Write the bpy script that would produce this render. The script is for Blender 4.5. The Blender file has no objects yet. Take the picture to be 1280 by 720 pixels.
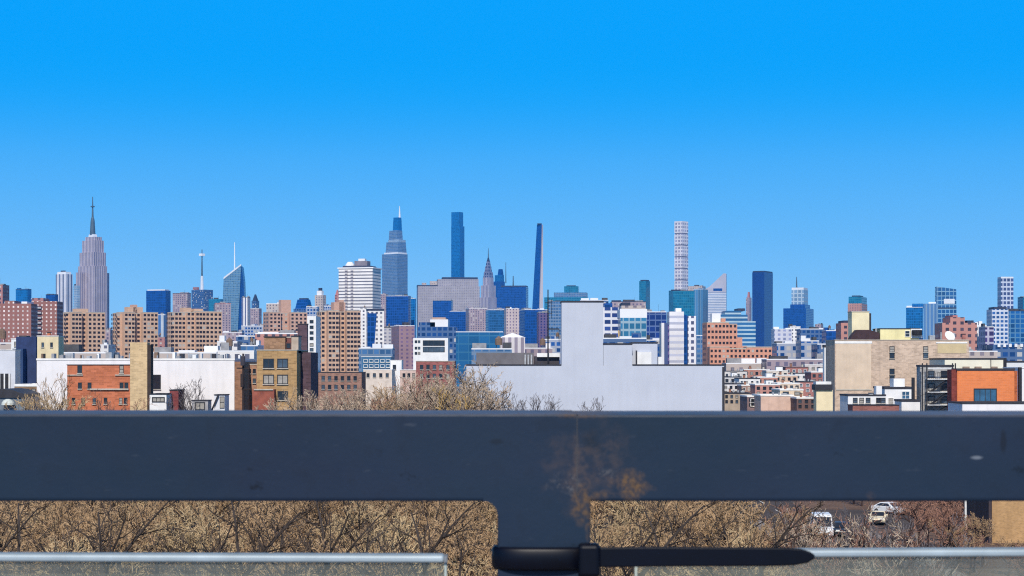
import bpy, math, random
from mathutils import Vector, Matrix

scene = bpy.context.scene
COL = scene.collection
R = math.radians

# ------------------------------------------------------------------ camera model of the photograph
F, HOR, CX, EYE = 2290.0, 455.0, 640.0, 18.0       # focal length and horizon in photo pixels, eye height in metres
def wx(px, Y): return (px - CX) / F * Y
def wz(py, Y): return EYE + (HOR - py) / F * Y

cam_d = bpy.data.cameras.new('camera')
cam = bpy.data.objects.new('camera', cam_d); COL.objects.link(cam)
cam.location = (0, 0, EYE); cam.rotation_euler = (R(90), 0, 0)
cam_d.sensor_width = 36.0; cam_d.lens = 36.0 * F / 1280.0
cam_d.shift_y = (HOR - 360.0) / 1280.0
cam_d.clip_start = 0.05; cam_d.clip_end = 30000
cam_d.dof.use_dof = True; cam_d.dof.focus_distance = 600; cam_d.dof.aperture_fstop = 48
scene.camera = cam

# ------------------------------------------------------------------ materials
def new_mat(name):
    m = bpy.data.materials.new(name); m.use_nodes = True
    nt = m.node_tree; nt.nodes.clear()
    out = nt.nodes.new('ShaderNodeOutputMaterial')
    bs = nt.nodes.new('ShaderNodeBsdfPrincipled')
    nt.links.new(bs.outputs[0], out.inputs[0])
    return m, nt, bs, out

class NG:
    """tiny node-graph helper"""
    def __init__(self, nt): self.nt = nt
    def n(self, t, **k):
        o = self.nt.nodes.new(t)
        for a, b in k.items(): setattr(o, a, b)
        return o
    def set(self, sock, v):
        if hasattr(v, 'is_output'): self.nt.links.new(v, sock)
        else: sock.default_value = v
    def math(self, op, a, b=0.0, c=0.0):
        o = self.n('ShaderNodeMath', operation=op)
        self.set(o.inputs[0], a); self.set(o.inputs[1], b)
        if op in ('MULTIPLY_ADD', 'SMOOTH_MIN', 'COMPARE'): self.set(o.inputs[2], c)
        return o.outputs[0]
    def mix(self, f, a, b, blend='MIX'):
        o = self.n('ShaderNodeMix', data_type='RGBA', blend_type=blend)
        self.set(o.inputs[0], f); self.set(o.inputs[6], a); self.set(o.inputs[7], b)
        return o.outputs[2]
    def mixf(self, f, a, b):
        o = self.n('ShaderNodeMix', data_type='FLOAT')
        self.set(o.inputs[0], f); self.set(o.inputs[2], a); self.set(o.inputs[3], b)
        return o.outputs[0]
    def noise(self, vec, scale, detail=3.0, rough=.55):
        o = self.n('ShaderNodeTexNoise'); o.inputs['Scale'].default_value = scale
        o.inputs['Detail'].default_value = detail; o.inputs['Roughness'].default_value = rough
        self.nt.links.new(vec, o.inputs['Vector']); return o.outputs[0]
    def ramp(self, f, stops):
        o = self.n('ShaderNodeValToRGB'); e = o.color_ramp.elements
        while len(e) < len(stops): e.new(.5)
        for el, (p, c) in zip(e, stops):
            el.position = p; el.color = c if len(c) == 4 else (*c, 1)
        self.set(o.inputs[0], f); return o.outputs[0]
    def scale_vec(self, vec, s):
        o = self.n('ShaderNodeVectorMath', operation='MULTIPLY'); self.nt.links.new(vec, o.inputs[0]); o.inputs[1].default_value = s
        return o.outputs[0]

def c4(c): return (c[0], c[1], c[2], 1.0)
def mul(c, k): return tuple(min(.95, x * k) for x in c)

_cache = {}
def surf(name, col, rough=.85, amt=.25, scale=.6, streak=.0, fine=0.0, metal=0.0, spec=.3):
    """plain painted / plastered / metal surface with uneven tone, optional rain streaks"""
    key = ('surf', name)
    if key in _cache: return _cache[key]
    m, nt, bs, out = new_mat(name); g = NG(nt)
    tc = g.n('ShaderNodeTexCoord').outputs['Object']
    v = g.noise(tc, scale, 5)
    col1 = g.mix(g.ramp(v, [(.3, (0, 0, 0)), (.7, (1, 1, 1))]), c4(mul(col, 1 - amt)), c4(mul(col, 1 + amt * .6)))
    if streak:
        s = g.noise(g.scale_vec(tc, (1.6, 1.6, .09)), 1.0, 4)
        col1 = g.mix(g.math('MULTIPLY', g.ramp(s, [(.48, (0, 0, 0)), (.72, (1, 1, 1))]), streak), col1, c4(mul(col, .45)))
    if fine:
        f = g.noise(tc, scale * 14, 2)
        col1 = g.mix(g.math('MULTIPLY', f, fine), col1, c4(mul(col, .5)))
    nt.links.new(col1, bs.inputs['Base Color'])
    bs.inputs['Roughness'].default_value = rough; bs.inputs['Metallic'].default_value = metal
    bs.inputs['Specular IOR Level'].default_value = spec
    _cache[key] = m; return m

def brick(name, col, mortar=None, amt=.3, course=.22, streak=.25, blot=.3):
    key = ('brick', name)
    if key in _cache: return _cache[key]
    m, nt, bs, out = new_mat(name); g = NG(nt)
    tcn = g.n('ShaderNodeTexCoord'); tc = tcn.outputs['Object']; nrm = tcn.outputs['Normal']
    sx = g.n('ShaderNodeSeparateXYZ'); nt.links.new(tc, sx.inputs[0])
    sn = g.n('ShaderNodeSeparateXYZ'); nt.links.new(nrm, sn.inputs[0])
    side = g.math('GREATER_THAN', g.math('ABSOLUTE', sn.outputs[0]), .7)
    u = g.mixf(side, sx.outputs[0], sx.outputs[1])
    cv = g.n('ShaderNodeCombineXYZ'); nt.links.new(u, cv.inputs[0]); nt.links.new(sx.outputs[2], cv.inputs[1])
    b = g.n('ShaderNodeTexBrick'); nt.links.new(cv.outputs[0], b.inputs['Vector'])
    b.inputs['Color1'].default_value = c4(mul(col, 1 - amt)); b.inputs['Color2'].default_value = c4(mul(col, 1 + amt * .7))
    b.inputs['Mortar'].default_value = c4(mortar or mul(col, 1.15)); b.inputs['Scale'].default_value = 1.0
    b.inputs['Brick Width'].default_value = course * 2.8; b.inputs['Row Height'].default_value = course; b.inputs['Mortar Size'].default_value = .018
    v = g.noise(tc, .35, 5)
    c = g.mix(g.math('MULTIPLY', g.ramp(v, [(.4, (0, 0, 0)), (.72, (1, 1, 1))]), blot), b.outputs[0], c4(mul(col, .5)))
    v2 = g.noise(tc, 1.7, 4)
    c = g.mix(g.math('MULTIPLY', g.ramp(v2, [(.5, (0, 0, 0)), (.8, (1, 1, 1))]), blot), c, c4(mul(col, 1.6)))
    s = g.noise(g.scale_vec(tc, (1.3, 1.3, .07)), 1.0, 4)
    c = g.mix(g.math('MULTIPLY', g.ramp(s, [(.5, (0, 0, 0)), (.75, (1, 1, 1))]), streak), c, c4(mul(col, .4)))
    nt.links.new(c, bs.inputs['Base Color']); bs.inputs['Roughness'].default_value = .9; bs.inputs['Specular IOR Level'].default_value = .2
    _cache[key] = m; return m

def facade(name, wall, glass, bay=3.0, floor=3.5, wf=.6, hf=.55, rough=.18, var=.5, streak=.2, spec=.5, wrough=.75, pier=0, blinds=None):
    """wall with a grid of windows as its surface pattern; pier>0 adds a bare pier every n bays"""
    key = ('fac', name)
    if key in _cache: return _cache[key]
    m, nt, bs, out = new_mat(name); g = NG(nt)
    tcn = g.n('ShaderNodeTexCoord'); tc = tcn.outputs['Object']; nrm = tcn.outputs['Normal']
    sx = g.n('ShaderNodeSeparateXYZ'); nt.links.new(tc, sx.inputs[0])
    sn = g.n('ShaderNodeSeparateXYZ'); nt.links.new(nrm, sn.inputs[0])
    side = g.math('GREATER_THAN', g.math('ABSOLUTE', sn.outputs[0]), .7)
    u = g.math('DIVIDE', g.math('ADD', g.mixf(side, sx.outputs[0], sx.outputs[1]), 500.0), bay)
    v = g.math('DIVIDE', sx.outputs[2], floor)
    mu = g.math('LESS_THAN', g.math('FRACT', u), wf)
    mv = g.math('LESS_THAN', g.math('FRACT', v), hf)
    k = g.math('MULTIPLY', mu, mv)
    if pier:
        k = g.math('MULTIPLY', k, g.math('GREATER_THAN', g.math('FRACT', g.math('DIVIDE', g.math('FLOOR', u), float(pier))), .5 / pier))
    flat = g.math('LESS_THAN', g.math('ABSOLUTE', sn.outputs[2]), .6)
    k = g.math('MULTIPLY', k, flat)
    cell = g.n('ShaderNodeCombineXYZ')
    nt.links.new(g.math('FLOOR', u), cell.inputs[0]); nt.links.new(g.math('FLOOR', v), cell.inputs[1]); nt.links.new(side, cell.inputs[2])
    wn = g.n('ShaderNodeTexWhiteNoise', noise_dimensions='3D'); nt.links.new(cell.outputs[0], wn.inputs['Vector'])
    gl = g.mix(wn.outputs['Value'], c4(mul(glass, 1 - var * .7)), c4(mul(glass, 1 + var)))
    if blinds:
        gl = g.mix(g.math('GREATER_THAN', wn.outputs['Value'], 1 - blinds[1]), gl, c4(blinds[0]))
    nz = g.noise(tc, .05, 4)
    wl = g.mix(g.ramp(nz, [(.3, (0, 0, 0)), (.7, (1, 1, 1))]), c4(mul(wall, .82)), c4(mul(wall, 1.1)))
    if streak:
        s = g.noise(g.scale_vec(tc, (.25, .25, .01)), 1.0, 3)
        wl = g.mix(g.math('MULTIPLY', g.ramp(s, [(.45, (0, 0, 0)), (.75, (1, 1, 1))]), streak), wl, c4(mul(wall, .5)))
    nt.links.new(g.mix(k, wl, gl), bs.inputs['Base Color'])
    nt.links.new(g.mixf(k, wrough, rough), bs.inputs['Roughness'])
    nt.links.new(g.mixf(k, .25, spec), bs.inputs['Specular IOR Level'])
    _cache[key] = m; return m

# ------------------------------------------------------------------ mesh collector
class MB:
    def __init__(s): s.v = []; s.f = []
    def box(s, x0, x1, y0, y1, z0, z1):
        b = len(s.v)
        s.v += [(x0,y0,z0),(x1,y0,z0),(x1,y1,z0),(x0,y1,z0),(x0,y0,z1),(x1,y0,z1),(x1,y1,z1),(x0,y1,z1)]
        s.f += [tuple(b + i for i in q) for q in ((0,3,2,1),(4,5,6,7),(0,1,5,4),(1,2,6,5),(2,3,7,6),(3,0,4,7))]
        return s
    def hexa(s, p):
        b = len(s.v); s.v += [tuple(q) for q in p]
        s.f += [tuple(b + i for i in q) for q in ((0,3,2,1),(4,5,6,7),(0,1,5,4),(1,2,6,5),(2,3,7,6),(3,0,4,7))]
        return s
    def frustum(s, cx, cy, z0, z1, w0, d0, w1, d1):
        a = [(cx-w0/2,cy-d0/2,z0),(cx+w0/2,cy-d0/2,z0),(cx+w0/2,cy+d0/2,z0),(cx-w0/2,cy+d0/2,z0)]
        c = [(cx-w1/2,cy-d1/2,z1),(cx+w1/2,cy-d1/2,z1),(cx+w1/2,cy+d1/2,z1),(cx-w1/2,cy+d1/2,z1)]
        return s.hexa(a + c)
    def prism(s, poly, z0, z1):
        b = len(s.v); n = len(poly)
        s.v += [(x, y, z0) for x, y in poly] + [(x, y, z1) for x, y in poly]
        s.f.append(tuple(b + i for i in reversed(range(n)))); s.f.append(tuple(b + n + i for i in range(n)))
        for i in range(n):
            j = (i + 1) % n; s.f.append((b + i, b + j, b + n + j, b + n + i))
        return s
    def profile(s, pts, y0, y1):                     # polygon in x,z (counter-clockwise seen from -y) pushed along y
        b = len(s.v); n = len(pts)
        s.v += [(x, y0, z) for x, z in pts] + [(x, y1, z) for x, z in pts]
        s.f.append(tuple(b + i for i in range(n))); s.f.append(tuple(b + n + i for i in reversed(range(n))))
        for i in range(n):
            j = (i + 1) % n; s.f.append((b + i, b + n + i, b + n + j, b + j))
        return s
    def tube(s, pts, rad, n=6, cap=True):
        pts = [Vector(p) for p in pts]; b = len(s.v); m = len(pts)
        up = Vector((.13, .31, .94))
        for i, p in enumerate(pts):
            d = (pts[min(i+1, m-1)] - pts[max(i-1, 0)]).normalized()
            a = d.cross(up)
            if a.length < .05: a = d.cross(Vector((1, 0, 0)))
            a.normalize(); c = d.cross(a); r = rad[i] if isinstance(rad, (list, tuple)) else rad
            for k in range(n):
                t = 2 * math.pi * k / n
                s.v.append(tuple(p + a * (r * math.cos(t)) + c * (r * math.sin(t))))
        for i in range(m - 1):
            for k in range(n):
                q = (k + 1) % n
                s.f.append((b+i*n+k, b+i*n+q, b+(i+1)*n+q, b+(i+1)*n+k))
        if cap:
            s.f.append(tuple(b + k for k in reversed(range(n)))); s.f.append(tuple(b + (m-1)*n + k for k in range(n)))
        return s
    def lathe(s, prof, n=16, cx=0, cy=0, sy=1.0):     # [(r,z)...] about z
        b = len(s.v); m = len(prof)
        for r, z in prof:
            for k in range(n):
                t = 2 * math.pi * k / n
                s.v.append((cx + r * math.cos(t), cy + r * sy * math.sin(t), z))
        for i in range(m - 1):
            for k in range(n):
                q = (k + 1) % n
                s.f.append((b+i*n+k, b+i*n+q, b+(i+1)*n+q, b+(i+1)*n+k))
        s.f.append(tuple(b + k for k in reversed(range(n)))); s.f.append(tuple(b + (m-1)*n + k for k in range(n)))
        return s
    def mesh(s, name, mat, smooth=False):
        me = bpy.data.meshes.new(name); me.from_pydata(s.v, [], s.f); me.update()
        if mat: me.materials.append(mat)
        if smooth: me.polygons.foreach_set('use_smooth', [True] * len(me.polygons))
        return me
    def build(s, name, mat, parent=None, smooth=False, bevel=0.0):
        o = link(name, s.mesh(name, mat, smooth), parent)
        if bevel:
            md = o.modifiers.new('bevel', 'BEVEL'); md.width = bevel; md.segments = 3; md.limit_method = 'ANGLE'
        return o

def link(name, data, parent=None, loc=None):
    o = bpy.data.objects.new(name, data); COL.objects.link(o)
    if parent: o.parent = parent
    if loc: o.location = loc
    return o
def tag(o, label=None, cat=None, group=None, kind=None):
    if label: o['label'] = label
    if cat: o['category'] = cat
    if group: o['group'] = group
    if kind: o['kind'] = kind
    return o
def thing(name, label, cat, loc=(0, 0, 0), rot=0.0, group=None):
    o = link(name, None); o.location = loc; o.rotation_euler = (0, 0, rot)
    return tag(o, label, cat, group)
def copy_tree(o, parent=None):
    c = o.copy(); COL.objects.link(c)
    if parent: c.parent = parent
    for ch in list(o.children): copy_tree(ch, c)
    return c
# ------------------------------------------------------------------ tuned values
SKY0, SKY1, SKY2, SKY3, SKY4, SKY5 = (.33,.66,1.0), (.26,.61,1.0), (.16,.54,1.0), (.055,.44,1.0), (.0,.385,1.0), (.0,.365,1.0)
SUN_E = 4.3
HAZE_C, HAZE_D = (.10,.45,1.0), .000035
RAIL_A, RAIL_B = (.010,.0195,.043), (.0135,.026,.054)
TWIG_T, TWIG_S, TWIG_R = (.44,.29,.16), (.50,.36,.20), (.36,.19,.13)
PALE = (.50,.53,.61)
# ------------------------------------------------------------------ render look, sky, sun, air
scene.view_settings.view_transform = 'Standard'; scene.view_settings.look = 'None'
scene.view_settings.exposure = 0.0; scene.view_settings.gamma = 1.0
scene.render.engine = 'CYCLES'
scene.cycles.use_denoising = False; scene.cycles.filter_width = 1.15
scene.cycles.max_bounces = 6; scene.cycles.diffuse_bounces = 3; scene.cycles.glossy_bounces = 3
scene.cycles.transparent_max_bounces = 8; scene.cycles.volume_bounces = 1; scene.cycles.transmission_bounces = 4
scene.cycles.caustics_reflective = False; scene.cycles.caustics_refractive = False

SUN_EL, SUN_AZ = R(40), R(184)          # sun behind the camera, a touch to its left (azimuth from +Y, clockwise)
w = bpy.data.worlds.new('World'); scene.world = w; w.use_nodes = True
nt = w.node_tree; nt.nodes.clear(); g = NG(nt)
out = g.n('ShaderNodeOutputWorld'); bg = g.n('ShaderNodeBackground')
sky = g.n('ShaderNodeTexSky', sky_type='NISHITA'); sky.sun_disc = False
sky.sun_elevation = SUN_EL; sky.sun_rotation = SUN_AZ; sky.altitude = 20; sky.ozone_density = 2.0; sky.dust_density = .3; sky.air_density = 1.0
tc = g.n('ShaderNodeTexCoord').outputs['Generated']
sp = g.n('ShaderNodeSeparateXYZ'); nt.links.new(tc, sp.inputs[0])
el = sp.outputs[2]
deep = g.ramp(el, [(0.0, SKY0), (.03, SKY1), (.068, SKY2), (.111, SKY3), (.142, SKY4), (.175, SKY5), (.30, SKY5), (.6, (.02, .16, .55))])
[n for n in nt.nodes if n.bl_idname == 'ShaderNodeValToRGB'][0].color_ramp.interpolation = 'B_SPLINE'
deep10 = g.n('ShaderNodeVectorMath', operation='SCALE'); nt.links.new(deep, deep10.inputs[0]); deep10.inputs['Scale'].default_value = 10.0
fac = g.ramp(el, [(0.2, (1, 1, 1)), (.6, (.2, .2, .2))])
nt.links.new(g.mix(fac, sky.outputs[0], deep10.outputs[0]), bg.inputs[0])
bg.inputs[1].default_value = 0.10
nt.links.new(bg.outputs[0], out.inputs[0])

sun_d = bpy.data.lights.new('sun', 'SUN'); sun_d.energy = SUN_E; sun_d.angle = R(.53); sun_d.color = (1.0, .93, .82)
sun = bpy.data.objects.new('sun', sun_d); COL.objects.link(sun)
dirv = Vector((math.sin(SUN_AZ) * math.cos(SUN_EL), math.cos(SUN_AZ) * math.cos(SUN_EL), math.sin(SUN_EL)))
sun.rotation_euler = (-dirv).to_track_quat('-Z', 'Y').to_euler()

# haze: even air round the camera and the whole city
hm = bpy.data.materials.new('air'); hm.use_nodes = True; hm.node_tree.nodes.clear(); g = NG(hm.node_tree)
ho = g.n('ShaderNodeOutputMaterial'); pv = g.n('ShaderNodeVolumePrincipled')
pv.inputs['Color'].default_value = (*HAZE_C, 1); pv.inputs['Density'].default_value = HAZE_D; pv.inputs['Anisotropy'].default_value = 0.0
hm.node_tree.links.new(pv.outputs[0], ho.inputs['Volume'])
hz = MB().box(-2600, 2600, -320, 6600, -1.5, 475).build('haze', hm)
tag(hz, 'faint blue haze over the far skyline', 'haze', kind='stuff')

# ------------------------------------------------------------------ ground
def ground_mat(name, a, b, c, s1, s2):
    m, nt, bs, out = new_mat(name); g = NG(nt)
    p = g.n('ShaderNodeTexCoord').outputs['Object']
    n1 = g.noise(p, s1, 6); n2 = g.noise(p, s2, 4)
    col = g.mix(g.ramp(n1, [(.35, (0,0,0)), (.65, (1,1,1))]), c4(a), c4(b))
    col = g.mix(g.ramp(n2, [(.45, (0,0,0)), (.7, (1,1,1))]), col, c4(c))
    nt.links.new(col, bs.inputs['Base Color']); bs.inputs['Roughness'].default_value = .95; bs.inputs['Specular IOR Level'].default_value = .1
    bp = g.n('ShaderNodeBump'); bp.inputs['Strength'].default_value = .5; bp.inputs['Distance'].default_value = .1
    nt.links.new(n2, bp.inputs['Height']); nt.links.new(bp.outputs[0], bs.inputs['Normal'])
    return m
g_m = ground_mat('street_dust', (.16,.14,.12), (.24,.21,.18), (.10,.09,.085), .02, .5)
gm = MB(); gm.v = [(-2500,-300,0),(2500,-300,0),(2500,6500,0),(-2500,6500,0)]; gm.f = [(0,1,2,3)]
tag(gm.build('ground', g_m), kind='structure')
def sheet(name, poly, z, mat):
    s = MB(); s.v = [(x, y, z) for x, y in poly]; s.f = [tuple(range(len(poly)))]
    return tag(s.build(name, mat), kind='structure')
leaf_m = ground_mat('leaf_litter', (.20,.13,.075), (.33,.23,.13), (.12,.08,.05), .25, 3.2)
sheet('park_ground', [(-95, 20), (26.6, 20), (26.6, 262), (-95, 262)], .03, leaf_m)
asph = ground_mat('asphalt', (.075,.062,.058), (.11,.09,.085), (.05,.042,.04), .3, 2.5)
sheet('road', [(28.5, 20), (36.5, 20), (36.5, 199.7), (49, 199.7), (49, 226), (36.5, 226), (36.5, 262), (28.5, 262)], .03, asph)
conc = ground_mat('concrete_paving', (.26,.22,.20), (.33,.29,.26), (.2,.17,.15), .4, 3)
mulch = ground_mat('dark_mulch', (.14,.09,.065), (.22,.14,.10), (.09,.06,.05), .3, 3.0)
sheet('verge_ground', [(38.6, 20), (110, 20), (110, 262), (36.7, 262), (36.7, 226.2), (49.2, 226.2), (49.2, 199.5), (38.6, 199.5)], .03, mulch)
pv_ = MB().prism([(36.6, 20), (38.4, 20), (38.4, 199.6), (36.6, 199.6)], 0, .14); tag(pv_.build('pavement', conc), kind='structure')
pv_ = MB().prism([(26.8, 20), (28.4, 20), (28.4, 262), (26.8, 262)], 0, .14); tag(pv_.build('pavement', conc), kind='structure')
line_m = surf('road_paint', (.75,.72,.65), .8, .3, 2)
for k in range(12):
    y = 60 + k * 16; x = 32.5
    sheet('road_marking', [(x-.08, y), (x+.08, y), (x+.08, y+6), (x-.08, y+6)], .036, line_m)
# ------------------------------------------------------------------ railing at the edge of the roof deck
YR = 1.10
def rx(px): return wx(px, YR)
def rz(py): return wz(py, YR)

def rail_mat(name, rust=True):
    m, nt, bs, out = new_mat(name); g = NG(nt)
    p = g.n('ShaderNodeTexCoord').outputs['Object']
    n1 = g.noise(p, 9, 5); n2 = g.noise(p, 70, 4); n3 = g.noise(p, 420, 2)
    base = g.mix(g.ramp(n1, [(.35, (0,0,0)), (.65, (1,1,1))]), c4(RAIL_A), c4(RAIL_B))
    base = g.mix(g.math('MULTIPLY', g.ramp(n2, [(.55, (0,0,0)), (.75, (1,1,1))]), .35), base, c4(mul(RAIL_A, .45)))
    rough = g.mixf(n2, .42, .62)
    def blob(px, py, a, b, soft=.6, wob=.9):
        s = g.n('ShaderNodeVectorMath', operation='SUBTRACT'); nt.links.new(p, s.inputs[0])
        s.inputs[1].default_value = (rx(px), 0, rz(py))
        q = g.scale_vec(s.outputs[0], (2290/YR/a, 0, 2290/YR/b))
        l = g.n('ShaderNodeVectorMath', operation='LENGTH'); nt.links.new(q, l.inputs[0])
        d = g.math('ADD', l.outputs['Value'], g.math('MULTIPLY', g.math('SUBTRACT', n2, .5), wob * 2))
        return g.ramp(d, [(1 - soft, (1,1,1)), (1.0, (0,0,0))])
    nf = g.noise(p, 210, 6, .7); nm = g.noise(p, 120, 5, .65)
    if rust:
        wear = g.math('MULTIPLY', g.math('MULTIPLY', blob(742, 578, 66, 66, .8, 1.2), .7), g.ramp(nm, [(.42, (.1,.1,.1)), (.6, (1,1,1))]))
        base = g.mix(wear, base, c4((.085, .062, .060)))
        pale = g.math('MULTIPLY', g.math('MAXIMUM', blob(706, 603, 24, 16, .8, 1.4), blob(762, 592, 22, 10, .8, 1.4)), g.ramp(nf, [(.5, (0,0,0)), (.66, (.55,.55,.55))]))
        base = g.mix(pale, base, c4((.24, .22, .21)))
        rr = g.math('MAXIMUM', blob(787, 603, 28, 21, .7, 1.3), blob(731, 630, 16, 30, .6, .9))
        rr = g.math('MAXIMUM', rr, g.math('MULTIPLY', blob(720, 566, 5, 60, .7, 1.0), .22))
        rr = g.math('MAXIMUM', rr, g.math('MULTIPLY', blob(735, 655, 5, 26, .7, .8), .9))
        rr = g.math('MAXIMUM', rr, g.math('MULTIPLY', blob(728, 518, 46, 7, .7, 1.3), .8))
        rr = g.math('MAXIMUM', rr, g.math('MULTIPLY', blob(752, 618, 36, 7, .8, 1.2), .7))
        rr = g.math('MAXIMUM', rr, g.math('MULTIPLY', blob(1088, 620, 9, 7, .9, 1.0), .45))
        rr = g.math('MULTIPLY', g.math('MULTIPLY', rr, .85), g.ramp(nf, [(.40, (.12,.12,.12)), (.58, (1,1,1))]))
        rc = g.mix(n3, c4((.085, .045, .020)), c4((.27, .15, .055)))
        base = g.mix(rr, base, rc)
        rough = g.mixf(rr, rough, .9)
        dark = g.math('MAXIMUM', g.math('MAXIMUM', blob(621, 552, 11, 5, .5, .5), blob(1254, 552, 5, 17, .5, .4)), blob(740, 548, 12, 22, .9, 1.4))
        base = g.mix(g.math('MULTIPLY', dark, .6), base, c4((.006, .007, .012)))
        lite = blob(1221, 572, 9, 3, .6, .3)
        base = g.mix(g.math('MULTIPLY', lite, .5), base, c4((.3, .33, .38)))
    # upward face painted paler grey, standing for the sunlit rail top
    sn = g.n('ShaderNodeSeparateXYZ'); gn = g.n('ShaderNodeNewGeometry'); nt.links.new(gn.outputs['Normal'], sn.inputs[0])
    top_light = g.math('MULTIPLY', g.ramp(sn.outputs[2], [(.55, (0,0,0)), (.9, (1,1,1))]), g.math('MULTIPLY_ADD', n2, .4, .35))
    base = g.mix(top_light, base, c4((.17, .16, .18)))
    # sparse fine scuffs
    sc = g.noise(g.scale_vec(p, (60, 60, 260)), 1.0, 3)
    base = g.mix(g.math('MULTIPLY', g.ramp(sc, [(.66, (0,0,0)), (.8, (1,1,1))]), .12), base, c4((.3,.32,.36)))
    chip = g.ramp(g.noise(g.scale_vec(p, (34, 34, 60)), 1.0, 6, .72), [(.63, (0,0,0)), (.69, (1,1,1))])
    base = g.mix(g.math('MULTIPLY', chip, .75), base, c4(mul(RAIL_A, .3)))
    teal_mottle = g.noise(g.scale_vec(p, (5, 5, 9)), 1.0, 3)  # broad uneven teal tint in the paint colour
    base = g.mix(g.math('MULTIPLY', g.ramp(teal_mottle, [(.4, (0,0,0)), (.65, (1,1,1))]), .6), base, c4((RAIL_A[0] * .72, RAIL_A[1] * 1.18, RAIL_A[2] * 1.02)))
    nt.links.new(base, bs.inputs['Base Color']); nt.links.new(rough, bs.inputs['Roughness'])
    bs.inputs['Specular IOR Level'].default_value = .22
    bp = g.n('ShaderNodeBump'); bp.inputs['Strength'].default_value = .35; bp.inputs['Distance'].default_value = .0006
    nt.links.new(g.math('ADD', n2, g.math('MULTIPLY', n3, .3)), bp.inputs['Height']); nt.links.new(bp.outputs[0], bs.inputs['Normal'])
    return m
rm = rail_mat('navy_rail_paint')
seamm = surf('weld_seam', (.05,.055,.07), .7, .4, 60)

rail_root = thing('roof_railing', 'dark navy steel railing with rust by its post, running across the foreground', 'railing')
SEAM = rx(721.5)
zt, zb = rz(517.6), rz(626.5)
DEP = .095; CB = .0021
def rail_bar(x0, x1, zoff=0):
    c = .0014; z0, z1 = zb, zt + zoff; s = MB()
    sec = [(YR + CB * .45, z0), (YR + CB * .12, z0 + CB * .45), (YR, z0 + CB), (YR, z1 - c), (YR + c * .3, z1 - c * .3), (YR + c, z1), (YR + DEP - c, z1), (YR + DEP, z1 - c), (YR + DEP, z0)]
    for x in (x0, x1): s.v += [(x, y, z) for y, z in sec]
    n = len(sec); s.f = [tuple(range(n)), tuple(n + i for i in reversed(range(n)))] + [(i, n + i, n + (i + 1) % n, (i + 1) % n) for i in range(n)]
    o = s.build('top_rail', rm, rail_root)
    return o
rail_bar(-6.2, SEAM - .0003)
rail_bar(SEAM + .0003, 6.2, -.0004)
MB().box(SEAM - .00028, SEAM + .00028, YR + .0002, YR + DEP - .0005, zb + .0004, zt - .0012).build('weld_seam', seamm, rail_root)
# posts: flat uprights flush with the rail face
def post(cx):
    w2 = (rx(738) - rx(622)) / 2; y0 = YR; z0 = 16.9
    ch = .0011
    o = MB().prism([(cx-w2+ch, y0), (cx+w2-ch, y0), (cx+w2-ch*.25, y0+ch*.35), (cx+w2, y0+ch*1.2), (cx+w2, y0+.014), (cx-w2, y0+.014), (cx-w2, y0+ch*1.2), (cx-w2+ch*.25, y0+ch*.35)], z0, zb + CB - .00002).build('post', rm, rail_root)
    # weld fillet under the rail on the left shoulder of the post
    r = .0085; s = MB(); zt2 = zb + CB - .00002; xr = cx - w2 - .00002; n = 10
    arc = [(xr - r + r * math.sin(math.pi / 2 * k / n), zb - r + r * math.cos(math.pi / 2 * k / n)) for k in range(n + 1)]
    arc.append((xr + .0011, arc[-1][1])); n += 1
    for x, z in arc: s.v += [(x, y0, z), (x, y0 + .0134, z), (x, y0, zt2), (x, y0 + .0134, zt2)]
    for k in range(n):
        a_, b_ = 4 * k, 4 * k + 4
        s.f += [(a_, b_, b_+2, a_+2), (a_+1, a_+3, b_+3, b_+1), (a_, a_+1, b_+1, b_), (a_+2, b_+2, b_+3, a_+3)]
    s.f += [(0, 2, 3, 1), (4*n, 4*n+1, 4*n+3, 4*n+2)]
    f = s.build('weld_fillet', rm, o)
    MB().box(cx - .06, cx + .06, y0 - .04, y0 + .06, z0 - .012, z0).build('base_plate', rm, o, bevel=.002)
    return o
PX = (rx(738) + rx(622)) / 2
for c in range(-4, 5): post(PX + 1.25 * c)

# clouded glass infill panels with a pale metal top edge
def panel_mat():
    m = bpy.data.materials.new('clouded_glass'); m.use_nodes = True; nt = m.node_tree; nt.nodes.clear(); g = NG(nt)
    out = g.n('ShaderNodeOutputMaterial'); p = g.n('ShaderNodeTexCoord').outputs['Object']
    tr = g.n('ShaderNodeBsdfTransparent'); tr.inputs[0].default_value = (.90, .93, .89, 1)
    df = g.n('ShaderNodeBsdfDiffuse'); df.inputs[0].default_value = (.36, .37, .33, 1)
    gl = g.n('ShaderNodeBsdfGlossy'); gl.inputs['Roughness'].default_value = .25
    a = g.n('ShaderNodeMixShader'); b = g.n('ShaderNodeMixShader')
    n = g.noise(g.scale_vec(p, (6, 1, 2)), 6, 5)
    nt.links.new(g.math('MULTIPLY_ADD', n, .28, .04), a.inputs[0]); nt.links.new(tr.outputs[0], a.inputs[1]); nt.links.new(df.outputs[0], a.inputs[2])
    b.inputs[0].default_value = .05; nt.links.new(a.outputs[0], b.inputs[1]); nt.links.new(gl.outputs[0], b.inputs[2])
    nt.links.new(b.outputs[0], out.inputs[0]); return m
pm = panel_mat()
trim_m = surf('pale_aluminium', (.36,.43,.48), .45, .22, 30, metal=.15, spec=.5)
edge_m = surf('glass_edge', (.42,.48,.46), .3, .2, 40)
endm = surf('dull_end_cap', (.20,.22,.25), .6, .2, 60)
YP = YR + .020
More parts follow.
